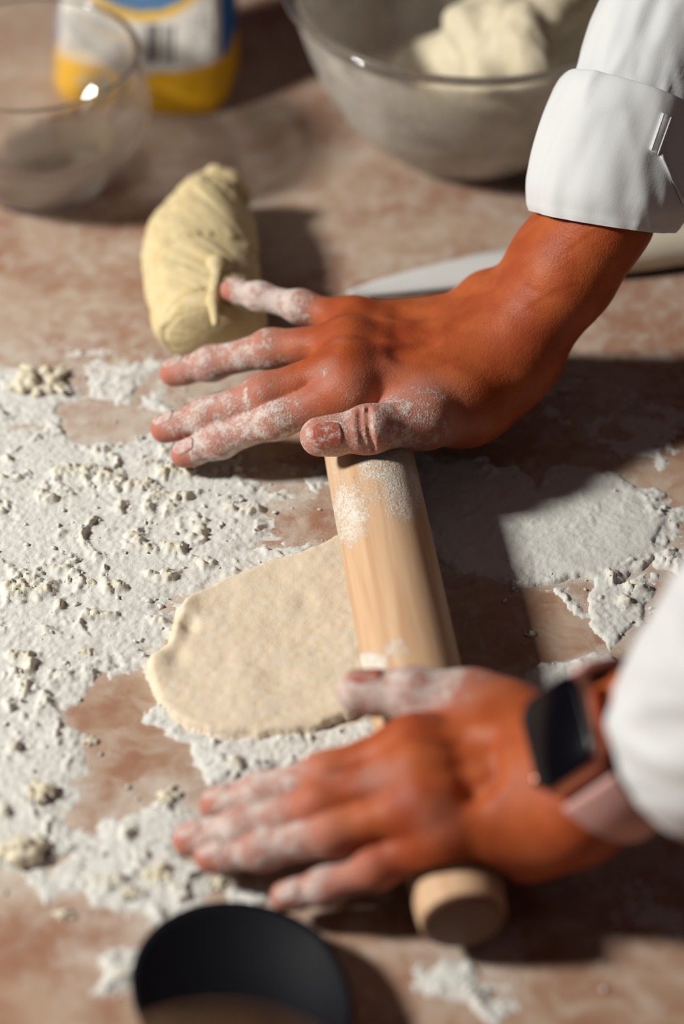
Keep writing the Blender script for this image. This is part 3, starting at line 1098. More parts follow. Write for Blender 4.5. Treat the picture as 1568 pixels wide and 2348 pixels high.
# it is rolled thinner under the pin
axx = pin_a[0] + (GY - pin_a[1]) / pin_dir[1] * pin_dir[0]
hh = np.minimum(hh + 0.0012, under_pin(GX, GY)) - 0.0012
keep = sd < 0
cell = keep[:-1, :-1] | keep[1:, :-1] | keep[1:, 1:] | keep[:-1, 1:]
ii = np.arange(nx * ny).reshape(nx, ny)
q = np.stack([ii[:-1, :-1], ii[1:, :-1], ii[1:, 1:], ii[:-1, 1:]], -1)[cell]
used, inv = np.unique(q, return_inverse=True)
q = inv.reshape(-1, 4)
tp = np.stack([GX.ravel(), GY.ravel(), np.where(keep, hh + 0.0012, 0.0).ravel()], -1)[used]
bt = tp.copy()
bt[:, 2] = 0.0001
nvt = len(tp)
sheet_me = quad_mesh(np.vstack([tp, bt]), np.vstack([q, q[:, ::-1] + nvt]))
bm = bmesh.new()
bm.from_mesh(sheet_me)
bnd = [e for e in bm.edges if e.is_boundary and e.verts[0].index < nvt]
bm.verts.ensure_lookup_table()
for e in bnd:
    a, b = e.verts
    try:
        bm.faces.new((b, a, bm.verts[a.index + nvt], bm.verts[b.index + nvt]))
    except ValueError:
        pass
bmesh.ops.recalc_face_normals(bm, faces=bm.faces)
bm.to_mesh(sheet_me)
bm.free()
c = V([so[:, 0].mean(), so[:, 1].mean(), 0])
sheet_me.transform(Matrix.Translation(-c))
sheet = link('rolled_dough', sheet_me, M_SHEET, loc=c)
tag(sheet, 'thin floured oval sheet of dough being rolled out under the pin', 'dough')

# ------------------------------------------------------------------ lumps of dough
def lumpy(parts, h=0.0016, k=0.006, rough=0.0012, freq=130, seed=3):
    """parts: (a, b, ra, rb, k) in place -> mesh"""
    P = np.array([p[0] for p in parts] + [p[1] for p in parts])
    rr = max(max(p[2], p[3]) for p in parts)
    S = Solid(P.min(0) - rr - 0.008, P.max(0) + rr + 0.008, h)
    F = S.field()
    for p in parts:
        S.add(F, S.cone(p[0], p[1], p[2], p[3], flat=p[5] if len(p) > 5 else None), p[4] if len(p) > 4 else k)
    v, qd = S.mesh(F)
    cen = v.mean(0)
    nrm = v - cen
    nrm /= np.linalg.norm(nrm, axis=1)[:, None]
    n = fbm2(v[:, 0] * freq + v[:, 2] * freq * 0.7, v[:, 1] * freq - v[:, 2] * freq * 0.6, seed, 3) - 0.5
    v = v + nrm * (n * 2 * rough)[:, None]
    v[:, 2] = np.maximum(v[:, 2], 0.0002)
    return quad_mesh(v, qd)

def place(name, me, mat, base):
    me.transform(Matrix.Translation(-Vector(base)))
    return link(name, me, mat, loc=base)

# the rolled-up log behind the right hand: overlapping turns with slanting seams, a hollow at the far end
lc = [at(488, 440, .019), at(474, 482, .021), at(464, 545, .0215), at(460, 620, .0215), at(472, 690, .0212), at(484, 748, .0205), at(487, 768, .020)]
lr = [(.0105, .0130), (.0190, .0190), (.0270, .0205), (.0280, .0208), (.0275, .0206), (.0255, .0200), (.0205, .0160)]
NR, NT_ = 190, 110
LC, LR = spline(lc, NR), spline(lr, NR)
Tg = np.gradient(LC, axis=0)
Tg /= np.linalg.norm(Tg, axis=1)[:, None]
th = np.linspace(0, 2 * math.pi, NT_ + 1)[:-1]
rows_ = []
for k in range(NR):
    u = k / (NR - 1)
    s_ = np.cross(Tg[k], [0, 0, 1.0])
    s_ /= np.linalg.norm(s_)
    w_ = np.cross(s_, Tg[k])
    ph = (u * 3.4 + 0.16 * np.sin(th - 0.6) + 0.25) % 1.0            # one overlap per turn, slanting across
    ridge = 0.045 - 0.20 * (1 - smooth(0.0, 0.13, ph)) * 1.0 + 0.05 * (1 - ph)
    bump = fbm2(np.cos(th) * 2.2 + u * 9, np.sin(th) * 2.2 + u * 5, 61, 4) - 0.5
    fine = fbm2(np.cos(th) * 7 + u * 30, np.sin(th) * 7, 63, 3) - 0.5
    g = 1 + ridge + bump * 0.16 + fine * 0.05
    rows_.append(LC[k] + np.outer(np.cos(th) * LR[k, 0] * g, s_) + np.outer(np.sin(th) * LR[k, 1] * g, w_))
R3 = np.array(rows_).reshape(-1, 3)
far_c, near_c = LC[0] + Tg[0] * 0.012, LC[-1] + Tg[-1] * 0.002
R3[:, 2] = np.maximum(R3[:, 2], 0.0004)
lid = np.arange(NR * NT_).reshape(NR, NT_)
lq = np.stack([lid[:-1], lid[1:], np.roll(lid, -1, 1)[1:], np.roll(lid, -1, 1)[:-1]], -1).reshape(-1, 4).tolist()
vl = R3.tolist() + [far_c.tolist(), near_c.tolist()]
for i in range(NT_):
    lq.append((NR * NT_, lid[0, i], lid[0, (i + 1) % NT_]))
    lq.append((NR * NT_ + 1, lid[-1, (i + 1) % NT_], lid[-1, i]))
log_me = mesh_from(vl, lq)
bm = bmesh.new()
bm.from_mesh(log_me)
bmesh.ops.recalc_face_normals(bm, faces=bm.faces)
bm.to_mesh(log_me)
bm.free()
log = place('dough_log', log_me, M_LOG, V(at(480, 640, 0)))
tag(log, 'thick rolled-up log of yellow dough lying behind the spread right hand', 'dough')
nub = lumpy([(at(496, 606, .043), at(508, 612, .041), .0055, .0055, .003), (at(498, 626, .041), at(488, 690, .041), .0035, .0030, .003),
             (at(488, 690, .041), at(494, 740, .036), .0030, .0022, .003)], 0.0009, rough=0.0006, freq=300, seed=8)
nub.transform(Matrix.Translation(-log.location))
link('dough_seam', nub, M_LOG, log)
flap = lumpy([(at(492, 402, .034), at(528, 418, .030), .0060, .0058, .004), (at(528, 418, .030), at(548, 446, .020), .0058, .0055, .004), (at(548, 446, .020), at(548, 474, .010), .0055, .0060, .004)], 0.0012, rough=0.0008, freq=220, seed=6)
flap.transform(Matrix.Translation(-log.location))
link('dough_flap', flap, M_LOG, log)

# ------------------------------------------------------------------ glass mixing bowl and its dough
BH, = (0.100,)
bc = at(1085, -42, BH)
bdepth = (bc - CAM) @ AX_F
BR = 440 / FPX * bdepth
prof = []
outer = [(0.0, 0.0), (0.046, 0.0), (0.052, 0.002), (0.066, 0.012), (0.084, 0.032), (0.0975, 0.058), (0.1055, 0.080), (0.1090, 0.094), (0.1125, 0.0965), (0.1150, 0.0985), (0.1150, 0.1000), (0.1130, 0.1012)]
inner = [(0.1090, 0.1008), (0.1050, 0.0965), (0.1015, 0.080), (0.0935, 0.0595), (0.080, 0.035), (0.062, 0.0155), (0.050, 0.0068), (0.040, 0.0050), (0.0, 0.0050)]
sc = BR / 0.115
prof = [(r * sc, z) for r, z in outer + inner]
pp = spline(prof, 90)
pp[:, 0] = np.maximum(pp[:, 0], 0)
pp[:, 1] = np.maximum(pp[:, 1], 0.0)
pp[0, 0] = pp[-1, 0] = 0
bowl = link('mixing_bowl', lathe([tuple(p) for p in pp], 128), make_glass('dusty_glass', 0.80, (0.93, 0.925, 0.91, 1), 0.35, BH), loc=(bc[0], bc[1], 0.0003))
tag(bowl, 'large glass mixing bowl smeared with flour, holding leftover dough', 'bowl')
dl = [(at(985, 165, .030), at(1130, 160, .045), .020, .030), (at(1110, 150, .05), at(1180, 70, .062), .030, .028), (at(1065, 55, .078), at(1160, 30, .080), .012, .018),
      (at(1190, 160, .050), at(1260, 60, .066), .034, .032), (at(1280, 60, .066), at(1340, 0, .072), .030, .032), (at(1200, 20, .066), at(1320, -60, .066), .027, .032),
      (at(1090, 70, .082), at(1125, 165, .074), .012, .014), (at(1195, 50, .094), at(1215, 150, .082), .013, .014), (at(1150, 40, .090), at(1175, 120, .086), .010, .013),
      (at(1260, 30, .094), at(1330, -20, .098), .014, .016)]
bd_me = lumpy([d + (0.006,) for d in dl], 0.002, rough=0.0045, freq=60, seed=9)
base = np.array([bc[0], bc[1], 0.0])
# keep it inside the glass
co = np.array([v.co[:] for v in bd_me.vertices])
inn = np.array(sorted([(z, r * sc) for r, z in inner]))
lim = np.interp(co[:, 2], inn[:, 0], inn[:, 1]) - 0.0035
rad = np.hypot(co[:, 0] - bc[0], co[:, 1] - bc[1])
f = np.minimum(1, lim / np.maximum(rad, 1e-6))
co[:, 0] = bc[0] + (co[:, 0] - bc[0]) * f
co[:, 1] = bc[1] + (co[:, 1] - bc[1]) * f
co[:, 2] = np.maximum(co[:, 2], 0.0065)
bd_me.vertices.foreach_set('co', co.astype(np.float32).ravel())
bd_me.update()
bd = place('bowl_dough', bd_me, M_WET, V([bc[0], bc[1], 0.006]))
tag(bd, 'soft pale ragged dough heaped inside the glass mixing bowl', 'dough')

# ------------------------------------------------------------------ small glass dish
dc = at(98, 408, 0)
prof = [(0, 0), (0.031, 0), (0.0335, 0.0012), (0.0375, 0.006), (0.047, 0.020), (0.0560, 0.036), (0.0592, 0.046), (0.0585, 0.062), (0.0555, 0.085), (0.0550, 0.0880), (0.0535, 0.0885),
        (0.0522, 0.0875), (0.0525, 0.085), (0.0553, 0.062), (0.0558, 0.047), (0.0525, 0.037), (0.042, 0.0225), (0.033, 0.0125), (0.028, 0.0105), (0, 0.0100)]
pp = spline([(r * 1.08, z * 0.92) for r, z in prof], 80)
pp[:, 0] = np.maximum(pp[:, 0], 0)
pp[:, 1] = np.maximum(pp[:, 1], 0)
pp[0, 0] = pp[-1, 0] = 0
dish = link('glass_dish', lathe([tuple(p) for p in pp], 128), make_glass('clear_glass', 0.07, (0.98, 0.995, 0.99, 1), 0.4, 0.081), loc=(dc[0], dc[1], 0.0003))
dish.cycles.is_caustics_caster = True
tag(dish, 'clear thick-bottomed glass dish in front of the flour bag', 'dish')

# ------------------------------------------------------------------ flour bag
def make_print(name):
    m, nt, b = new_mat(name)
    a = nt.nodes.new('ShaderNodeAttribute')
    a.attribute_name = 'print'
    t = NT(nt)
    n = t.noise(t.coords(), 60, 3)
    nt.links.new(a.outputs['Color'], b.inputs['Base Color'])
    b.inputs['Roughness'].default_value = 0.5
    b.inputs['Specular IOR Level'].default_value = 0.35
    t.put(b.inputs['Normal'], t.bump(n, 0.3, 0.002))
    return m

YEL, BLU, DBLU, WHT = (0.95, 0.50, 0.014), (0.012, 0.155, 0.50), (0.03, 0.10, 0.25), (0.80, 0.77, 0.70)
bars = np.random.default_rng(4).random(64)

def bag_colour(u, z, front):
    """Printed design; u runs across the front (-1..1), z up the bag in metres."""
    if front < 0.5:
        return YEL if z < 0.030 else BLU
    col = WHT
    if abs(u) > 0.985:
        col = BLU
    if z < 0.0275 - 0.008 * (1 - u * u) + 0.004:
        col = YEL
        if -0.72 < u < -0.15 and 0.011 < z < 0.0185 and (int((u + 2) * 26) % 3 != 0):
            col = (0.86, 0.78, 0.55)
    r = math.hypot(u * 0.050 - 0.001, (z - 0.112) * 0.92)
    if r < 0.056:
        col = (0.80, 0.50, 0.08)
    if r < 0.0515:
        col = (0.10, 0.22, 0.40)
    if 0.040 < r < 0.043:
        col = (0.45, 0.52, 0.58)
    if -0.20 < u < 0.50 and 0.029 < z < 0.050:
        k = int((u + 1) * 42)
        if bars[k % 64] < 0.5:
            col = (0.045, 0.04, 0.05)
    if z > 0.024 and z < 0.056 and (u < -0.35 or u > 0.62) and abs(u) < 0.9 and col == WHT:
        if int(z * 600) % 2 == 0 and bars[int((u + 1) * 31 + z * 900) % 64] < 0.6:
            col = (0.46, 0.44, 0.42)
    return col

bag = empty('flour_bag', V(at(340, 190, 0)), math.radians(-8))
tag(bag, 'paper flour bag printed white, yellow and blue with a barcode', 'bag')
nu, nz = 260, 110
vts, cols = [], []
HB = 0.155
WN = (fbm2(*np.meshgrid(np.linspace(0, 2 * math.pi * 2.2, nu), np.linspace(5, 5 + HB * 38, nz), indexing='ij'), 91, 3) - 0.5) * 0.0035
for j in range(nz):
    z = HB * j / (nz - 1)
    s = z / HB
    a_ = 0.0525 * (1 - 0.16 * s) * (0.93 + 0.07 * min(1, z / 0.008))
    b_ = (0.034 * (1 - s) + 0.022 * s) * (0.93 + 0.07 * min(1, z / 0.008))
    cy = 0.046 * s ** 1.1
    for i in range(nu):
        th = 2 * math.pi * i / nu
        ct, st = math.cos(th), math.sin(th)
        e = 0.42
        x = a_ * math.copysign(abs(ct) ** e, ct)
        y = b_ * math.copysign(abs(st) ** e, st)
        w = float(WN[i, j]) * min(1, i / 20, (nu - i) / 20)
        L = math.hypot(x, y)
        x, y = x * (1 + w / L), y * (1 + w / L)
        vts.append((x, y + cy, z))
        front = 1.0 if (st < 0 and abs(x) < a_ * 0.955) else 0.0
        cols.append(bag_colour(x / (a_ * 0.955), z, front) + (1.0,))
fcs = []
for j in range(nz - 1):
    for i in range(nu):
        i2 = (i + 1) % nu
        fcs.append((j * nu + i, j * nu + i2, (j + 1) * nu + i2, (j + 1) * nu + i))
fcs.append(tuple(range(nu - 1, -1, -1)))
fcs.append(tuple((nz - 1) * nu + i for i in range(nu)))
bag_me = mesh_from(vts, fcs)
ca = bag_me.color_attributes.new('print', 'FLOAT_COLOR', 'POINT')
ca.data.foreach_set('color', np.array(cols, np.float32).ravel())
M_PRINT = make_print('printed_paper')
link('paper_body', bag_me, M_PRINT, bag).cycles.is_caustics_receiver = True
# folded-over top of the bag
fold_v, fold_f = [], []
for j, (z, y, hw) in enumerate(((HB - .004, .032, .042), (HB + .010, .046, .041), (HB + .018, .050, .041), (HB + .010, .056, .041), (HB - .002, .068, .042), (HB - .004, .052, .042))):
    for x in np.linspace(-hw, hw, 9):
        fold_v.append((x, y, z + 0.0008 * math.sin(x * 300)))
for j in range(6):
    j2 = (j + 1) % 6
    for i in range(8):
        fold_f.append((j * 9 + i, j * 9 + i + 1, j2 * 9 + i + 1, j2 * 9 + i))
fold_f += [tuple(j * 9 for j in range(6)), tuple(j * 9 + 8 for j in range(5, -1, -1))]
fm = mesh_from(fold_v, fold_f)
link('folded_top', fm, mat_plain('blue_paper', (*BLU, 1), 0.5), bag)

# ------------------------------------------------------------------ knife
knife = empty('knife', V(at(1100, 620, 0)))
tag(knife, 'knife with a broad pale blade and cream handle lying behind the right arm', 'knife')
up_edge = [(797, 672), (850, 651), (920, 630), (1000, 609), (1080, 590), (1150, 577), (1250, 566), (1360, 560)]
lo_edge = [(803, 681), (850, 677), (920, 671), (1000, 663), (1080, 655), (1150, 648), (1250, 637), (1360, 625)]
U = spline([at(x, y, .0055) for x, y in up_edge], 24)
Lw = spline([at(x, y, .0035) for x, y in lo_edge], 24)
bm = bmesh.new()
rows = []
for u, l in zip(U, Lw):
    m_ = (u + l) / 2
    r = []
    for p, t in ((u, .0011), ((u * 2 + l) / 3, .0011), ((u + 2 * l) / 3, .0008), (l, .0001)):
        r.append((bm.verts.new(V(p + np.array([0, 0, t])) - knife.location), bm.verts.new(V(p - np.array([0, 0, t])) - knife.location)))
    rows.append(r)
for r0, r1 in zip(rows[:-1], rows[1:]):
    for k in range(3):
        bm.faces.new((r0[k][0], r0[k + 1][0], r1[k + 1][0], r1[k][0]))
        bm.faces.new((r0[k][1], r1[k][1], r1[k + 1][1], r0[k + 1][1]))
    bm.faces.new((r0[0][0], r1[0][0], r1[0][1], r0[0][1]))
    bm.faces.new((r0[3][0], r0[3][1], r1[3][1], r1[3][0]))
for r in (rows[0], rows[-1]):
    bm.faces.new([v[0] for v in r] + [v[1] for v in reversed(r)])
link('blade', bm_mesh(bm), mat_plain('pale_steel', (0.84, 0.835, 0.80, 1), 0.5, metal=0.0, nscale=30), knife)
hc = [at(1350, 592, .0105), at(1400, 584, .011), (at(1480, 572, .0115)), at(1570, 560, .012), at(1660, 552, .0115), at(1720, 548, .011)]
hr = [(.0095, .0080), (.0108, .0098), (.0115, .0108), (.0112, .0105), (.0120, .0108), (.0085, .0080)]
HC, HR = spline(hc, 30), spline(hr, 30)
bm = bmesh.new()
prev = None
ax = HC[-1] - HC[0]
ax /= np.linalg.norm(ax)
sd_ = np.cross(ax, [0, 0, 1])
sd_ /= np.linalg.norm(sd_)
rings = []
for k, (p, r) in enumerate(zip(HC, HR)):
    e = min(1, (min(k, 29 - k) + 0.6) / 2.2) ** 0.5
    rings.append([bm.verts.new(V(p + e * (sd_ * r[0] * math.cos(a) + np.array([0, 0, 1]) * r[1] * math.sin(a))) - knife.location) for a in np.linspace(0, 2 * math.pi, 21)[:-1]])
for r0, r1 in zip(rings[:-1], rings[1:]):
    for i in range(20):
        bm.faces.new((r0[i], r0[(i + 1) % 20], r1[(i + 1) % 20], r1[i]))
bm.faces.new(rings[0][::-1])
bm.faces.new(rings[-1])
link('handle', bm_mesh(bm), mat_plain('cream_handle', (0.72, 0.64, 0.50, 1), 0.45, nscale=20), knife)

# ------------------------------------------------------------------ black spoon near the camera
M_BLACK = mat_plain('black_nylon', (0.0040, 0.0040, 0.0070, 1), 0.6, nscale=30, spec=0.12)
sp = empty('serving_spoon', V(at(560, 2290, 0)))
tag(sp, 'black oval serving spoon lying on the table at the bottom edge', 'spoon')
tip, heel = at(372, 2112, .016), at(760, 2440, .020)
d = heel - tip
Ls = float(np.linalg.norm(d))
d /= Ls
s = np.cross([0, 0, 1], d)
s /= np.linalg.norm(s)
n = np.cross(d, s)
bm = bmesh.new()
NU, NV = 40, 14
cen = (tip + heel) / 2
A_, B_ = Ls / 2, 0.040
def spoon_pt(i, j, lift):
    th = 2 * math.pi * i / NU
    r = j / NV
    x, y = A_ * r * math.cos(th), B_ * r * math.sin(th)
    if x > 0:
        y *= 1 - 0.18 * (x / A_)
    z = 0.0145 * (r ** 2.2) - 0.0145 + lift
    return V(cen + d * x + s * y + n * z) - sp.location
for lift in (0.0, -0.0022):
    vs = {}
    c0 = bm.verts.new(spoon_pt(0, 0, lift))
    for j in range(1, NV + 1):
        for i in range(NU):
            vs[i, j] = bm.verts.new(spoon_pt(i, j, lift))
    for i in range(NU):
        bm.faces.new((c0, vs[i, 1], vs[(i + 1) % NU, 1]))
        for j in range(1, NV):
            bm.faces.new((vs[i, j], vs[i, j + 1], vs[(i + 1) % NU, j + 1], vs[(i + 1) % NU, j]))
    if lift == 0.0:
        top_rim = [vs[i, NV] for i in range(NU)]
    else:
        for i in range(NU):
            bm.faces.new((top_rim[i], top_rim[(i + 1) % NU], vs[(i + 1) % NU, NV], vs[i, NV]))
link('spoon_bowl', bm_mesh(bm), M_BLACK, sp)
bm = bmesh.new()
rings = []
hs = spline([heel - d * 0.012 - n * .003, heel + d * 0.02, heel + d * 0.06 + n * .004, heel + d * 0.12 + n * .003, heel + d * 0.15], 24)
for k, p in enumerate(hs):
    w, t_ = (0.0095 - 0.003 * math.sin(k / 23 * math.pi)), 0.0036
    rings.append([bm.verts.new(V(p + s * w * math.cos(a) + n * t_ * math.sin(a)) - sp.location) for a in np.linspace(0, 2 * math.pi, 17)[:-1]])
for r0, r1 in zip(rings[:-1], rings[1:]):
    for i in range(16):
        bm.faces.new((r0[i], r0[(i + 1) % 16], r1[(i + 1) % 16], r1[i]))
bm.faces.new(rings[0][::-1])
bm.faces.new(rings[-1])
link('handle', bm_mesh(bm), M_BLACK, sp)

# ------------------------------------------------------------------ jar in the very foreground
JH, JR = 0.170, 0.050
far = at(505, 2300, JH)
jc = far - np.array([0, JR, 0])
prof = [(0, 0), (JR * .92, 0), (JR * .98, .004), (JR, .02), (JR, JH - .030), (JR * .97, JH - .018), (JR * .97, JH - .006), (JR * .985, JH - .002), (JR * .965, JH), (JR * .93, JH - .001), (JR * .92, JH - .006), (JR * .92, JH - .018), (JR * .95, JH - .032), (JR * .95, .02), (JR * .90, .008), (0, .007)]
jar = link('glass_jar', lathe(prof, 96), make_glass('amber_glass', 0.0, (0.88, 0.72, 0.54, 1), 0.9, JH + 0.0085), loc=(jc[0], jc[1], 0.0003))
tag(jar, 'brownish glass jar rim, out of focus in front of the black spoon', 'jar')

# ------------------------------------------------------------------ shirt sleeves
def tube(centers, radii, side_hint, n=120, rows=90, amp=0.0015, seed=1, freq=(2.2, 30), thick=0.0011, slant=0.6, axes=None):
    """Sleeve lofted along a path; radii are (sideways, dorsal) pairs; wrinkles run around and across it."""
    C = spline(centers, rows)
    R = spline(radii, rows)
    T = np.gradient(C, axis=0)
    T /= np.linalg.norm(T, axis=1)[:, None]
    if axes is not None:                       # planes of the rings where the cloth hangs off the line of the arm
        T = spline(axes, rows)
        T /= np.linalg.norm(T, axis=1)[:, None]
    L = np.concatenate([[0], np.cumsum(np.linalg.norm(np.diff(C, axis=0), axis=1))])
    th = np.linspace(0, 2 * math.pi, n + 1)[:-1]
    V_ = []
    for k in range(rows):
        s = np.asarray(side_hint, float)
        s = s - T[k] * (s @ T[k])
        s /= np.linalg.norm(s)
        w = np.cross(T[k], s)
        ct, st = np.cos(th), np.sin(th)
        px, py = np.cos(th) * 1.6 + 5, np.sin(th) * 1.6 + 5
        t = L[k]
        a = fbm2(px * freq[0], py * freq[0] * 0 + py * freq[0] + t * freq[1], seed, 3)
        r1 = 1 - np.abs(2 * fbm2(px * freq[0] * 1.1 + t * freq[1] * slant, py * freq[0] + t * freq[1] * 1.3, seed + 5, 2) - 1)
        disp = amp * (2.0 * (a - 0.5) + 1.3 * (r1 - 0.75))
        V_.append(C[k] + np.outer(ct * (R[k, 0] + disp), s) + np.outer(st * (R[k, 1] + disp), w))
    V_ = np.array(V_)
    idx = np.arange(rows * n).reshape(rows, n)
    q = np.stack([idx[:-1], np.roll(idx, -1, 1)[:-1], np.roll(idx, -1, 1)[1:], idx[1:]], -1).reshape(-1, 4)
    v = V_.reshape(-1, 3)
    # cloth thickness
    me = quad_mesh(v, q)
    nr = np.zeros(len(v) * 3, np.float32)
    me.vertices.foreach_get('normal', nr)
    nr = nr.reshape(-1, 3)
    cen = np.repeat(C, n, axis=0)
    sg = np.sign(((v - cen) * nr).sum(1).mean())
    vin = v - nr * sg * thick
    N = len(v)
    caps = []
    for k in (0, rows - 1):
        a = idx[k]
        caps.append(np.stack([a, np.roll(a, -1), np.roll(a, -1) + N, a + N], 1))
    me2 = quad_mesh(np.vstack([v, vin]), np.vstack([q, q[:, ::-1] + N, *caps]))
    bm = bmesh.new()
    bm.from_mesh(me2)
    bmesh.ops.recalc_face_normals(bm, faces=bm.faces)
    bm.to_mesh(me2)
    bm.free()
    bpy.data.meshes.remove(me)
    return me2, v, q

# right arm: sleeve with a wide turned-back cuff
cuff_c = [at(1386, 508, .106), at(1390, 488, .109), at(1402, 440, .117), at(1428, 350, .129), at(1457, 270, .140), at(1472, 236, .145), at(1474, 233, .1453), at(1464, 260, .141)]
cuff_r = [(.0345, .0330), (.0368, .0350), (.0396, .0378), (.0415, .0395), (.0415, .0390), (.0398, .0372), (.0378, .0352), (.0352, .0330)]
slv_c = [at(1448, 290, .136), at(1476, 205, .148), at(1508, 110, .162), at(1556, 0, .180), at(1615, -150, .208), at(1650, -330, .24), at(1740, -490, .278), np.array([.245, .178, .325]), np.array([.33, .135, .372]), np.array([.42, .085, .385])]
slv_r = [(.0310, .0300), (.0342, .0328), (.0352, .0338), (.0345, .0332), (.0385, .0372), (.0435, .0424), (.0490, .0475), (.054, .052), (.060, .058), (.066, .062)]
me, _, _ = tube(slv_c, slv_r, (1, -.4, -.1), axes=[(.35, .63, .70)] * 4 + [(.25, .45, .85), (.35, .2, .9), (.5, -.1, .85), (.8, -.25, .5), (.9, -.3, .3), (.95, -.3, .1)], amp=0.0030, seed=21, freq=(1.2, 16))
sleeve_r = link('sleeve', shift(me, person), M_CLOTH, person)
sleeve_r['label'] = 'white shirt sleeve of the right arm with a turned-back cuff'
me, cv, cq = tube(cuff_c, cuff_r, (1, -.4, -.1), axes=[(.14, .50, .85), (.15, .50, .85), (.20, .53, .82), (.33, .58, .75), (.34, .62, .71), (.35, .63, .70), (.35, .63, .70), (.35, .63, .70)], amp=0.0026, seed=37, freq=(1.1, 14), rows=110)
tree = BVHTree.FromPolygons(cv.tolist(), cq.tolist())
cuff = link('cuff', shift(me, person), M_CLOTH, sleeve_r)

def on_cuff(px, py, lift=0.0008):
    d = AX_F + (px - 784) / FPX * AX_R - (py - 1174) / FPX * AX_U
    d = d / np.linalg.norm(d)
    hit = tree.ray_cast(V(CAM), V(d))
    if hit[0] is None:
        return None
    return np.array(hit[0]) + (-d) * lift

def ribbon(name, left, right, mat, parent, thick=0.0006):
    """Flat strip of cloth lying on the cuff between two edges."""
    A_ = [on_cuff(x, y) for x, y in left]
    B_ = [on_cuff(x, y) for x, y in right]
    ok = [i for i in range(len(A_)) if A_[i] is not None and B_[i] is not None]
    if len(ok) < 2:
        return None
    bm = bmesh.new()
    rows = []
    for i in ok:
        nrm = CAM - A_[i]
        nrm = nrm / np.linalg.norm(nrm)
        rows.append([bm.verts.new(V(p) - person.location) for p in (A_[i] + nrm * thick, B_[i] + nrm * thick, B_[i] - nrm * .0012, A_[i] - nrm * .0012)])
    for r0, r1 in zip(rows[:-1], rows[1:]):
        for k in range(4):
            bm.faces.new((r0[k], r0[(k + 1) % 4], r1[(k + 1) % 4], r1[k]))
    bm.faces.new(rows[0][::-1])
    bm.faces.new(rows[-1])
    return link(name, bm_mesh(bm), mat, parent)

def lerp_pts(a, b, n=10):
    return [(a[0] + (b[0] - a[0]) * k / (n - 1), a[1] + (b[1] - a[1]) * k / (n - 1)) for k in range(n)]

ribbon('placket', lerp_pts((1517, 258), (1488, 342)), lerp_pts((1544, 270), (1512, 358)), M_CLOTH, sleeve_r, 0.0005)
ribbon('stitching', lerp_pts((1521, 260), (1492, 344)), lerp_pts((1524, 261), (1495, 345)), M_THREAD, sleeve_r, 0.0008)
ribbon('stitching', lerp_pts((1538, 268), (1507, 354)), lerp_pts((1541, 269), (1510, 355)), M_THREAD, sleeve_r, 0.0008)
ribbon('seam', lerp_pts((1512, 356), (1566, 470)), lerp_pts((1519, 352), (1573, 464)), M_CLOTH, sleeve_r, 0.0005)

# left arm: loose sleeve ending at the watch
ls_c = [at(1594, 1690, .104), at(1646, 1652, .118), at(1722, 1590, .140), at(1830, 1480, .175), at(1950, 1340, .22), at(2060, 1200, .262), np.array([.235, -.298, .315]), np.array([.33, -.27, .365]), np.array([.42, -.235, .385])]
ls_r = [(.0420, .0375), (.0465, .0410), (.0500, .0440), (.0530, .0480), (.0560, .0520), (.0590, .0560), (.0600, .0570), (.0620, .0600), (.0660, .0620)]
me, _, _ = tube(ls_c, ls_r, (0, 1, 0), amp=0.0025, seed=45, freq=(1.3, 16))
sleeve_l = link('sleeve', shift(me, person), M_CLOTH, person)
sleeve_l['label'] = 'loose white shirt sleeve of the left arm, out of focus'

# the unseen body, coloured dark to cut its bounce light, right of the table
SH = Solid((.28, -.46, -.36), (.80, .30, .56), 0.006)
Fs = SH.field()
tors = [((.455, .055, .375), (.455, -.215, .375), .082, .082), ((.47, 0.0, .34), (.60, 0.0, .02), .105, .095), ((.47, -.16, .34), (.60, -.16, .02), .105, .095),
        ((.60, -.01, .02), (.62, -.01, -.28), .100, .110), ((.60, -.15, .02), (.62, -.15, -.28), .100, .110), ((.445, -.08, .40), (.425, -.08, .485), .062, .050)]
for a_, b_, r0_, r1_ in tors:
    SH.add(Fs, SH.cone(a_, b_, r0_, r1_), 0.06)
sv, sq = SH.mesh(Fs)
nsh = fbm2(sv[:, 1] * 14 + sv[:, 0] * 9, sv[:, 2] * 11 - sv[:, 0] * 6, 81, 3) - 0.5
cxy = np.array([.54, -.08])
dr = sv[:, :2] - cxy
sv[:, :2] += dr / np.linalg.norm(dr, axis=1)[:, None] * (nsh * 0.03)[:, None]
unseen_torso = link('unseen_torso', shift(quad_mesh(sv, sq), person), mat_plain('low_bounce_dark', (0.028, 0.024, 0.024, 1), 0.9, nscale=30), person)
unseen_torso['label'] = 'unseen torso, coloured dark to cut bounce light'

# ------------------------------------------------------------------ wristwatch on the left wrist
A0, A1 = at(*LEFT['arm'][0]), at(*LEFT['arm'][1])
wa = (A1 - A0) / np.linalg.norm(A1 - A0)
ws = np.array([0, 1.0, 0])
ws = ws - wa * (ws @ wa)
ws /= np.linalg.norm(ws)
wn = np.cross(ws, wa)
wn = wn if wn[2] > 0 else -wn
TW = math.radians(17)                          # the watch has slid a little round the wrist
ws, wn = ws * math.cos(TW) + wn * math.sin(TW), wn * math.cos(TW) - ws * math.sin(TW)
wc = A0 + (A1 - A0) * 0.96
watch = empty('wristwatch', V(wc))
tag(watch, 'rose gold smartwatch with a blank black screen and pink strap on the left wrist', 'watch')
Mw = Matrix((V(wa), V(ws), V(wn))).transposed()
def wput(name, me, mat, parent=watch):
    me.transform(Mw.to_4x4())
    return link(name, me, mat, parent)

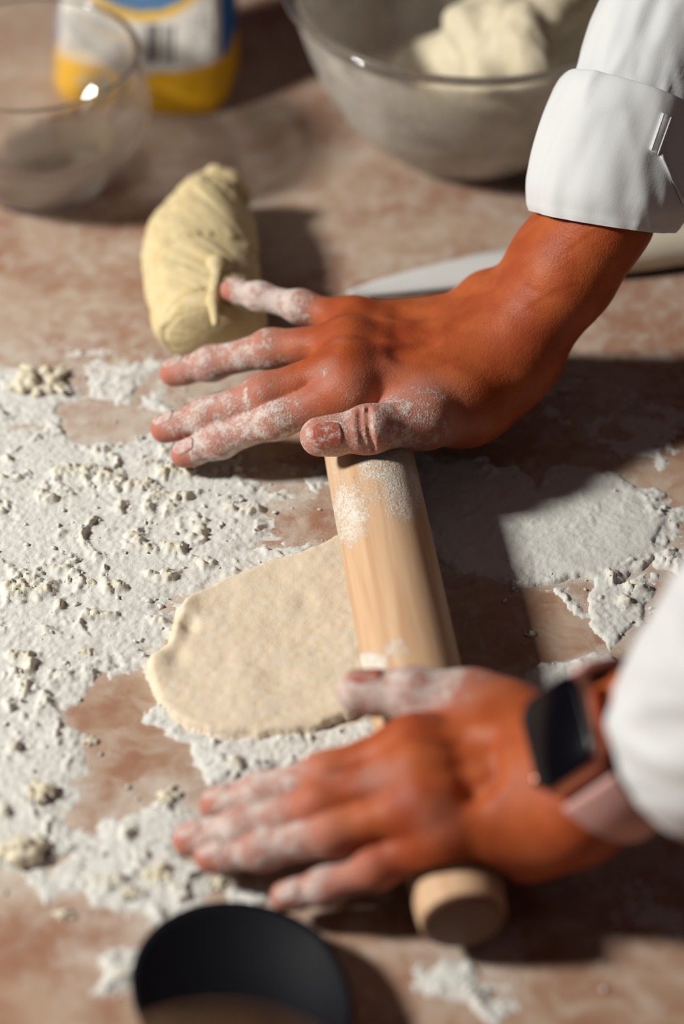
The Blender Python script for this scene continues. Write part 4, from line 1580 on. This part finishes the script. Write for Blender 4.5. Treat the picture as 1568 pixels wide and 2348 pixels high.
def rounded_slab(a, b, z0, z1, r, n=8, bev=0.0, dome=0.0):
    """Rounded rectangle slab with softened edges (half sizes a, b)."""
    bm = bmesh.new()
    layers = []
    steps = [(z0, bev), (z0 + bev * .3, bev * .3), (z0 + bev, 0)] + [(z1 - bev, 0), (z1 - bev * .3, bev * .3), (z1, bev)]
    for z, inset in steps:
        ring = []
        for cx, cy, a0 in ((1, 1, 0), (-1, 1, 90), (-1, -1, 180), (1, -1, 270)):
            for k in range(n):
                t = math.radians(a0 + 90 * k / (n - 1))
                ring.append(bm.verts.new((cx * (a - r) + (r - inset) * math.cos(t), cy * (b - r) + (r - inset) * math.sin(t), z)))
        layers.append(ring)
    m = len(layers[0])
    for l0, l1 in zip(layers[:-1], layers[1:]):
        for i in range(m):
            bm.faces.new((l0[i], l0[(i + 1) % m], l1[(i + 1) % m], l1[i]))
    bm.faces.new(layers[0][::-1])
    bm.faces.new(layers[-1])
    return bm_mesh(bm)

M_ROSE = mat_plain('rose_gold', (0.78, 0.36, 0.24, 1), 0.28, metal=0.9, noise_amt=0.02)
M_SCREEN = mat_plain('black_screen', (0.002, 0.002, 0.004, 1), 0.16, noise_amt=0.0, spec=0.25)
M_STRAP = mat_plain('pink_silicone', (0.72, 0.40, 0.36, 1), 0.6, noise_amt=0.03)
# how far the skin lies from the axis of the wrist, all the way round under the strap
wtree = BVHTree.FromPolygons(LEFT['skin'][0].tolist(), LEFT['skin'][1].tolist())
def skin_out(ph, width=0.0125):
    best = 0.0
    d_ = ws * math.cos(ph) + wn * math.sin(ph)
    for x in np.linspace(-width, width, 7):
        o = wc + wa * x
        hit = wtree.ray_cast(V(o + d_ * 0.06), V(-d_), 0.06)
        if hit[0] is not None:
            best = max(best, 0.06 - hit[3])
    return best
WB = max(skin_out(math.pi / 2 + q, 0.016) * math.cos(q) for q in (-.5, -.25, 0, .25, .5)) + 0.0004
wput('case', rounded_slab(.0172, .0205, WB, WB + .0095, .0085, bev=.0030), M_ROSE)
wput('screen', rounded_slab(.0160, .0193, WB + .0080, WB + .0108, .0080, bev=.0010), M_SCREEN)
bm = bmesh.new()
bmesh.ops.create_cone(bm, cap_ends=True, segments=24, radius1=.0036, radius2=.0034, depth=.0030)
bmesh.ops.rotate(bm, verts=bm.verts, matrix=Matrix.Rotation(math.pi / 2, 3, 'Y'))
bmesh.ops.translate(bm, verts=bm.verts, vec=(-.0184, -.010, WB + .0052))
wput('crown', bm_mesh(bm), M_ROSE)
wput('side_button', (lambda me: (me.transform(Matrix.Translation((-.0174, .006, WB + .0050))), me)[1])(rounded_slab(.0010, .0055, -.0012, .0012, .0009, bev=.0003)), M_ROSE)
# strap: one band round the wrist from lug to lug
bm = bmesh.new()
phs = [math.radians(90 + 40 + (360 - 80) * k / 72) for k in range(73)]
rad_ = np.array([skin_out(p) for p in phs]) + 0.0008
lug = math.hypot(0.0205, WB + 0.003)
for k in range(73):
    e = min(k, 72 - k)
    if e < 9:
        rad_[k] = max(rad_[k], lug * (1 - e / 9) * 0.97 + rad_[k] * e / 9)
for _ in range(6):
    rs = rad_.copy()
    rs[1:-1] = (rad_[:-2] + 2 * rad_[1:-1] + rad_[2:]) / 4
    rad_ = np.maximum(rs, rad_ * 0.985)
rings = []
for k, ph in enumerate(phs):
    nn = np.array([0, math.cos(ph), math.sin(ph)])
    c_ = nn * rad_[k]
    hw = 0.0120 + 0.0022 * max(0, 1 - min(k, 72 - k) / 10)
    rings.append([bm.verts.new(c_ + nn * t + np.array([x, 0, 0])) for x, t in ((-hw, 0), (-hw, .0016), (-hw + .0008, .0023), (hw - .0008, .0023), (hw, .0016), (hw, 0))])
for r0, r1 in zip(rings[:-1], rings[1:]):
    for i in range(6):
        bm.faces.new((r0[i], r0[(i + 1) % 6], r1[(i + 1) % 6], r1[i]))
bm.faces.new(rings[0][::-1])
bm.faces.new(rings[-1])
wput('strap', bm_mesh(bm), M_STRAP)

# ------------------------------------------------------------------ scraps of dough lying in the flour
SCRAPS = [  # px, py, length, label
    (85, 882, .031, 'largest flat scrap of dough, at the far left of the floured field'),
    (205, 1340, .008, 'small knobbly dough scrap standing in the flour left of the rolled sheet'),
    (200, 1500, .009, 'dough crumb in the flour, left of the rolled sheet\'s far left bulge'),
    (100, 1830, .016, 'ragged yellowish dough scrap at the left edge, below the bare patch'),
    (385, 1830, .013, 'dough scrap just above the left hand\'s fingertips'),
    (60, 1960, .024, 'large ragged dough scrap at the left edge, level with the left hand'),
    (370, 2010, .015, 'dough scrap right under the left hand\'s ring fingertip'),
    (150, 2098, .009, 'pale lone dough scrap on bare stone at the lower left'),
    (300, 2055, .010, 'pale dough scrap between the left hand and the black spoon'),
    (210, 1700, .008, 'dough crumb at the left rim of the bare stone patch'),
    (1290, 895, .008, 'tiny yellowish dough crumb on the stone right of the right wrist'),
    (500, 2030, .010, 'dough scrap in the flour between the ring and little fingers of the left hand'),
    (880, 2055, .009, 'yellowish dough scrap beside the near end of the rolling pin'),
    (1215, 1455, .007, 'small flour lump on the bare stone right of the rolling pin'),
]
for i, (px, py, Ln, label) in enumerate(SCRAPS):
    r_ = np.random.default_rng(100 + i)
    c = at(px, py, 0)
    h0 = lie(c[0], c[1]) * 0.6
    parts = []
    for k in range(30):
        an, rr0 = r_.uniform(0, 2 * math.pi), math.sqrt(r_.random())
        o = np.array([math.cos(an), math.sin(an) * 0.75]) * rr0 * Ln * 0.46
        rr = Ln * r_.uniform(0.045, 0.11) * (1.25 - 0.5 * rr0)
        p = c + np.array([o[0], o[1], h0 + rr * 0.7 + (1 - rr0) * Ln * r_.uniform(0, .12)])
        e = r_.normal(0, Ln * 0.09, 3) * np.array([1, 1, 0.35])
        parts.append((p, p + e, rr, rr * r_.uniform(.5, .9), rr * 0.35))
    me = lumpy(parts, max(0.0006, Ln / 34), rough=Ln * 0.05, freq=9.0 / Ln, seed=200 + i)
    o = place('dough_scrap', me, M_CRUMB, V([c[0], c[1], 0]))
    tag(o, label, 'dough scrap', 'scraps of dough in the flour')

# crumbs too small to tell apart
r_ = np.random.default_rng(77)
N = 900
bx = r_.uniform(at(0, 1600)[0], at(1568, 1300)[0], N * 6)
by = r_.uniform(at(784, 2348)[1], at(784, 800)[1], N * 6)
wgt = np.clip(amount(bx[None, :], by[None, :], FLOUR_PATCHES)[0] - 0.02, 0, 1) * 0.8 + 0.05
pres = np.zeros(N * 6)
for k in (6, 11):
    pres = np.maximum(pres, poly_dist(bx, by, outline(FLOUR_PATCHES[k][0])) < -0.004)
wgt = wgt * (1 - 0.93 * pres)
wgt = wgt * (poly_dist(bx, by, so) > 0.001)
wgt = wgt * (under_pin(bx, by) > 0.5)
sel = np.where(r_.random(N * 6) < wgt * 0.6)[0][:N]
bx, by = bx[sel], by[sel]
hz = flour_height(bx[None, :], by[None, :])[0][0]
ico = bmesh.new()
bmesh.ops.create_icosphere(ico, subdivisions=1, radius=1.0)
iv = np.array([v.co[:] for v in ico.verts])
iF = np.array([[v.index for v in f.verts] for f in ico.faces])
ico.free()
size = 0.00030 + 0.0011 * r_.random(len(bx)) ** 3.5
allv = np.empty((len(bx), len(iv), 3))
for i in range(len(bx)):
    j = iv * (1 + r_.normal(0, 0.34, (len(iv), 1))) * np.array([1, r_.uniform(.6, 1), r_.uniform(.55, .9)])
    an = r_.uniform(0, 6.28)
    ca_, sa_ = math.cos(an), math.sin(an)
    j = np.stack([j[:, 0] * ca_ - j[:, 1] * sa_, j[:, 0] * sa_ + j[:, 1] * ca_, j[:, 2]], 1) * size[i]
    allv[i] = j + np.array([bx[i], by[i], hz[i] + size[i] * 0.35])
    allv[i, :, 2] = np.maximum(allv[i, :, 2], 0.0001)
fc = (iF[None] + (np.arange(len(bx)) * len(iv))[:, None, None]).reshape(-1, 3)
cm = bpy.data.meshes.new('crumbs')
cm.vertices.add(len(bx) * len(iv))
cm.vertices.foreach_set('co', allv.astype(np.float32).ravel())
cm.loops.add(len(fc) * 3)
cm.loops.foreach_set('vertex_index', fc.astype(np.int32).ravel())
cm.polygons.add(len(fc))
cm.polygons.foreach_set('loop_start', np.arange(0, len(fc) * 3, 3, dtype=np.int32))
cm.polygons.foreach_set('loop_total', np.full(len(fc), 3, np.int32))
cm.update(calc_edges=True)
crumbs = link('flour_crumbs', cm, M_FLOUR, smooth=False)
tag(crumbs, 'fine crumbs of flour and dough scattered over the stone tabletop', 'crumbs', kind='stuff')
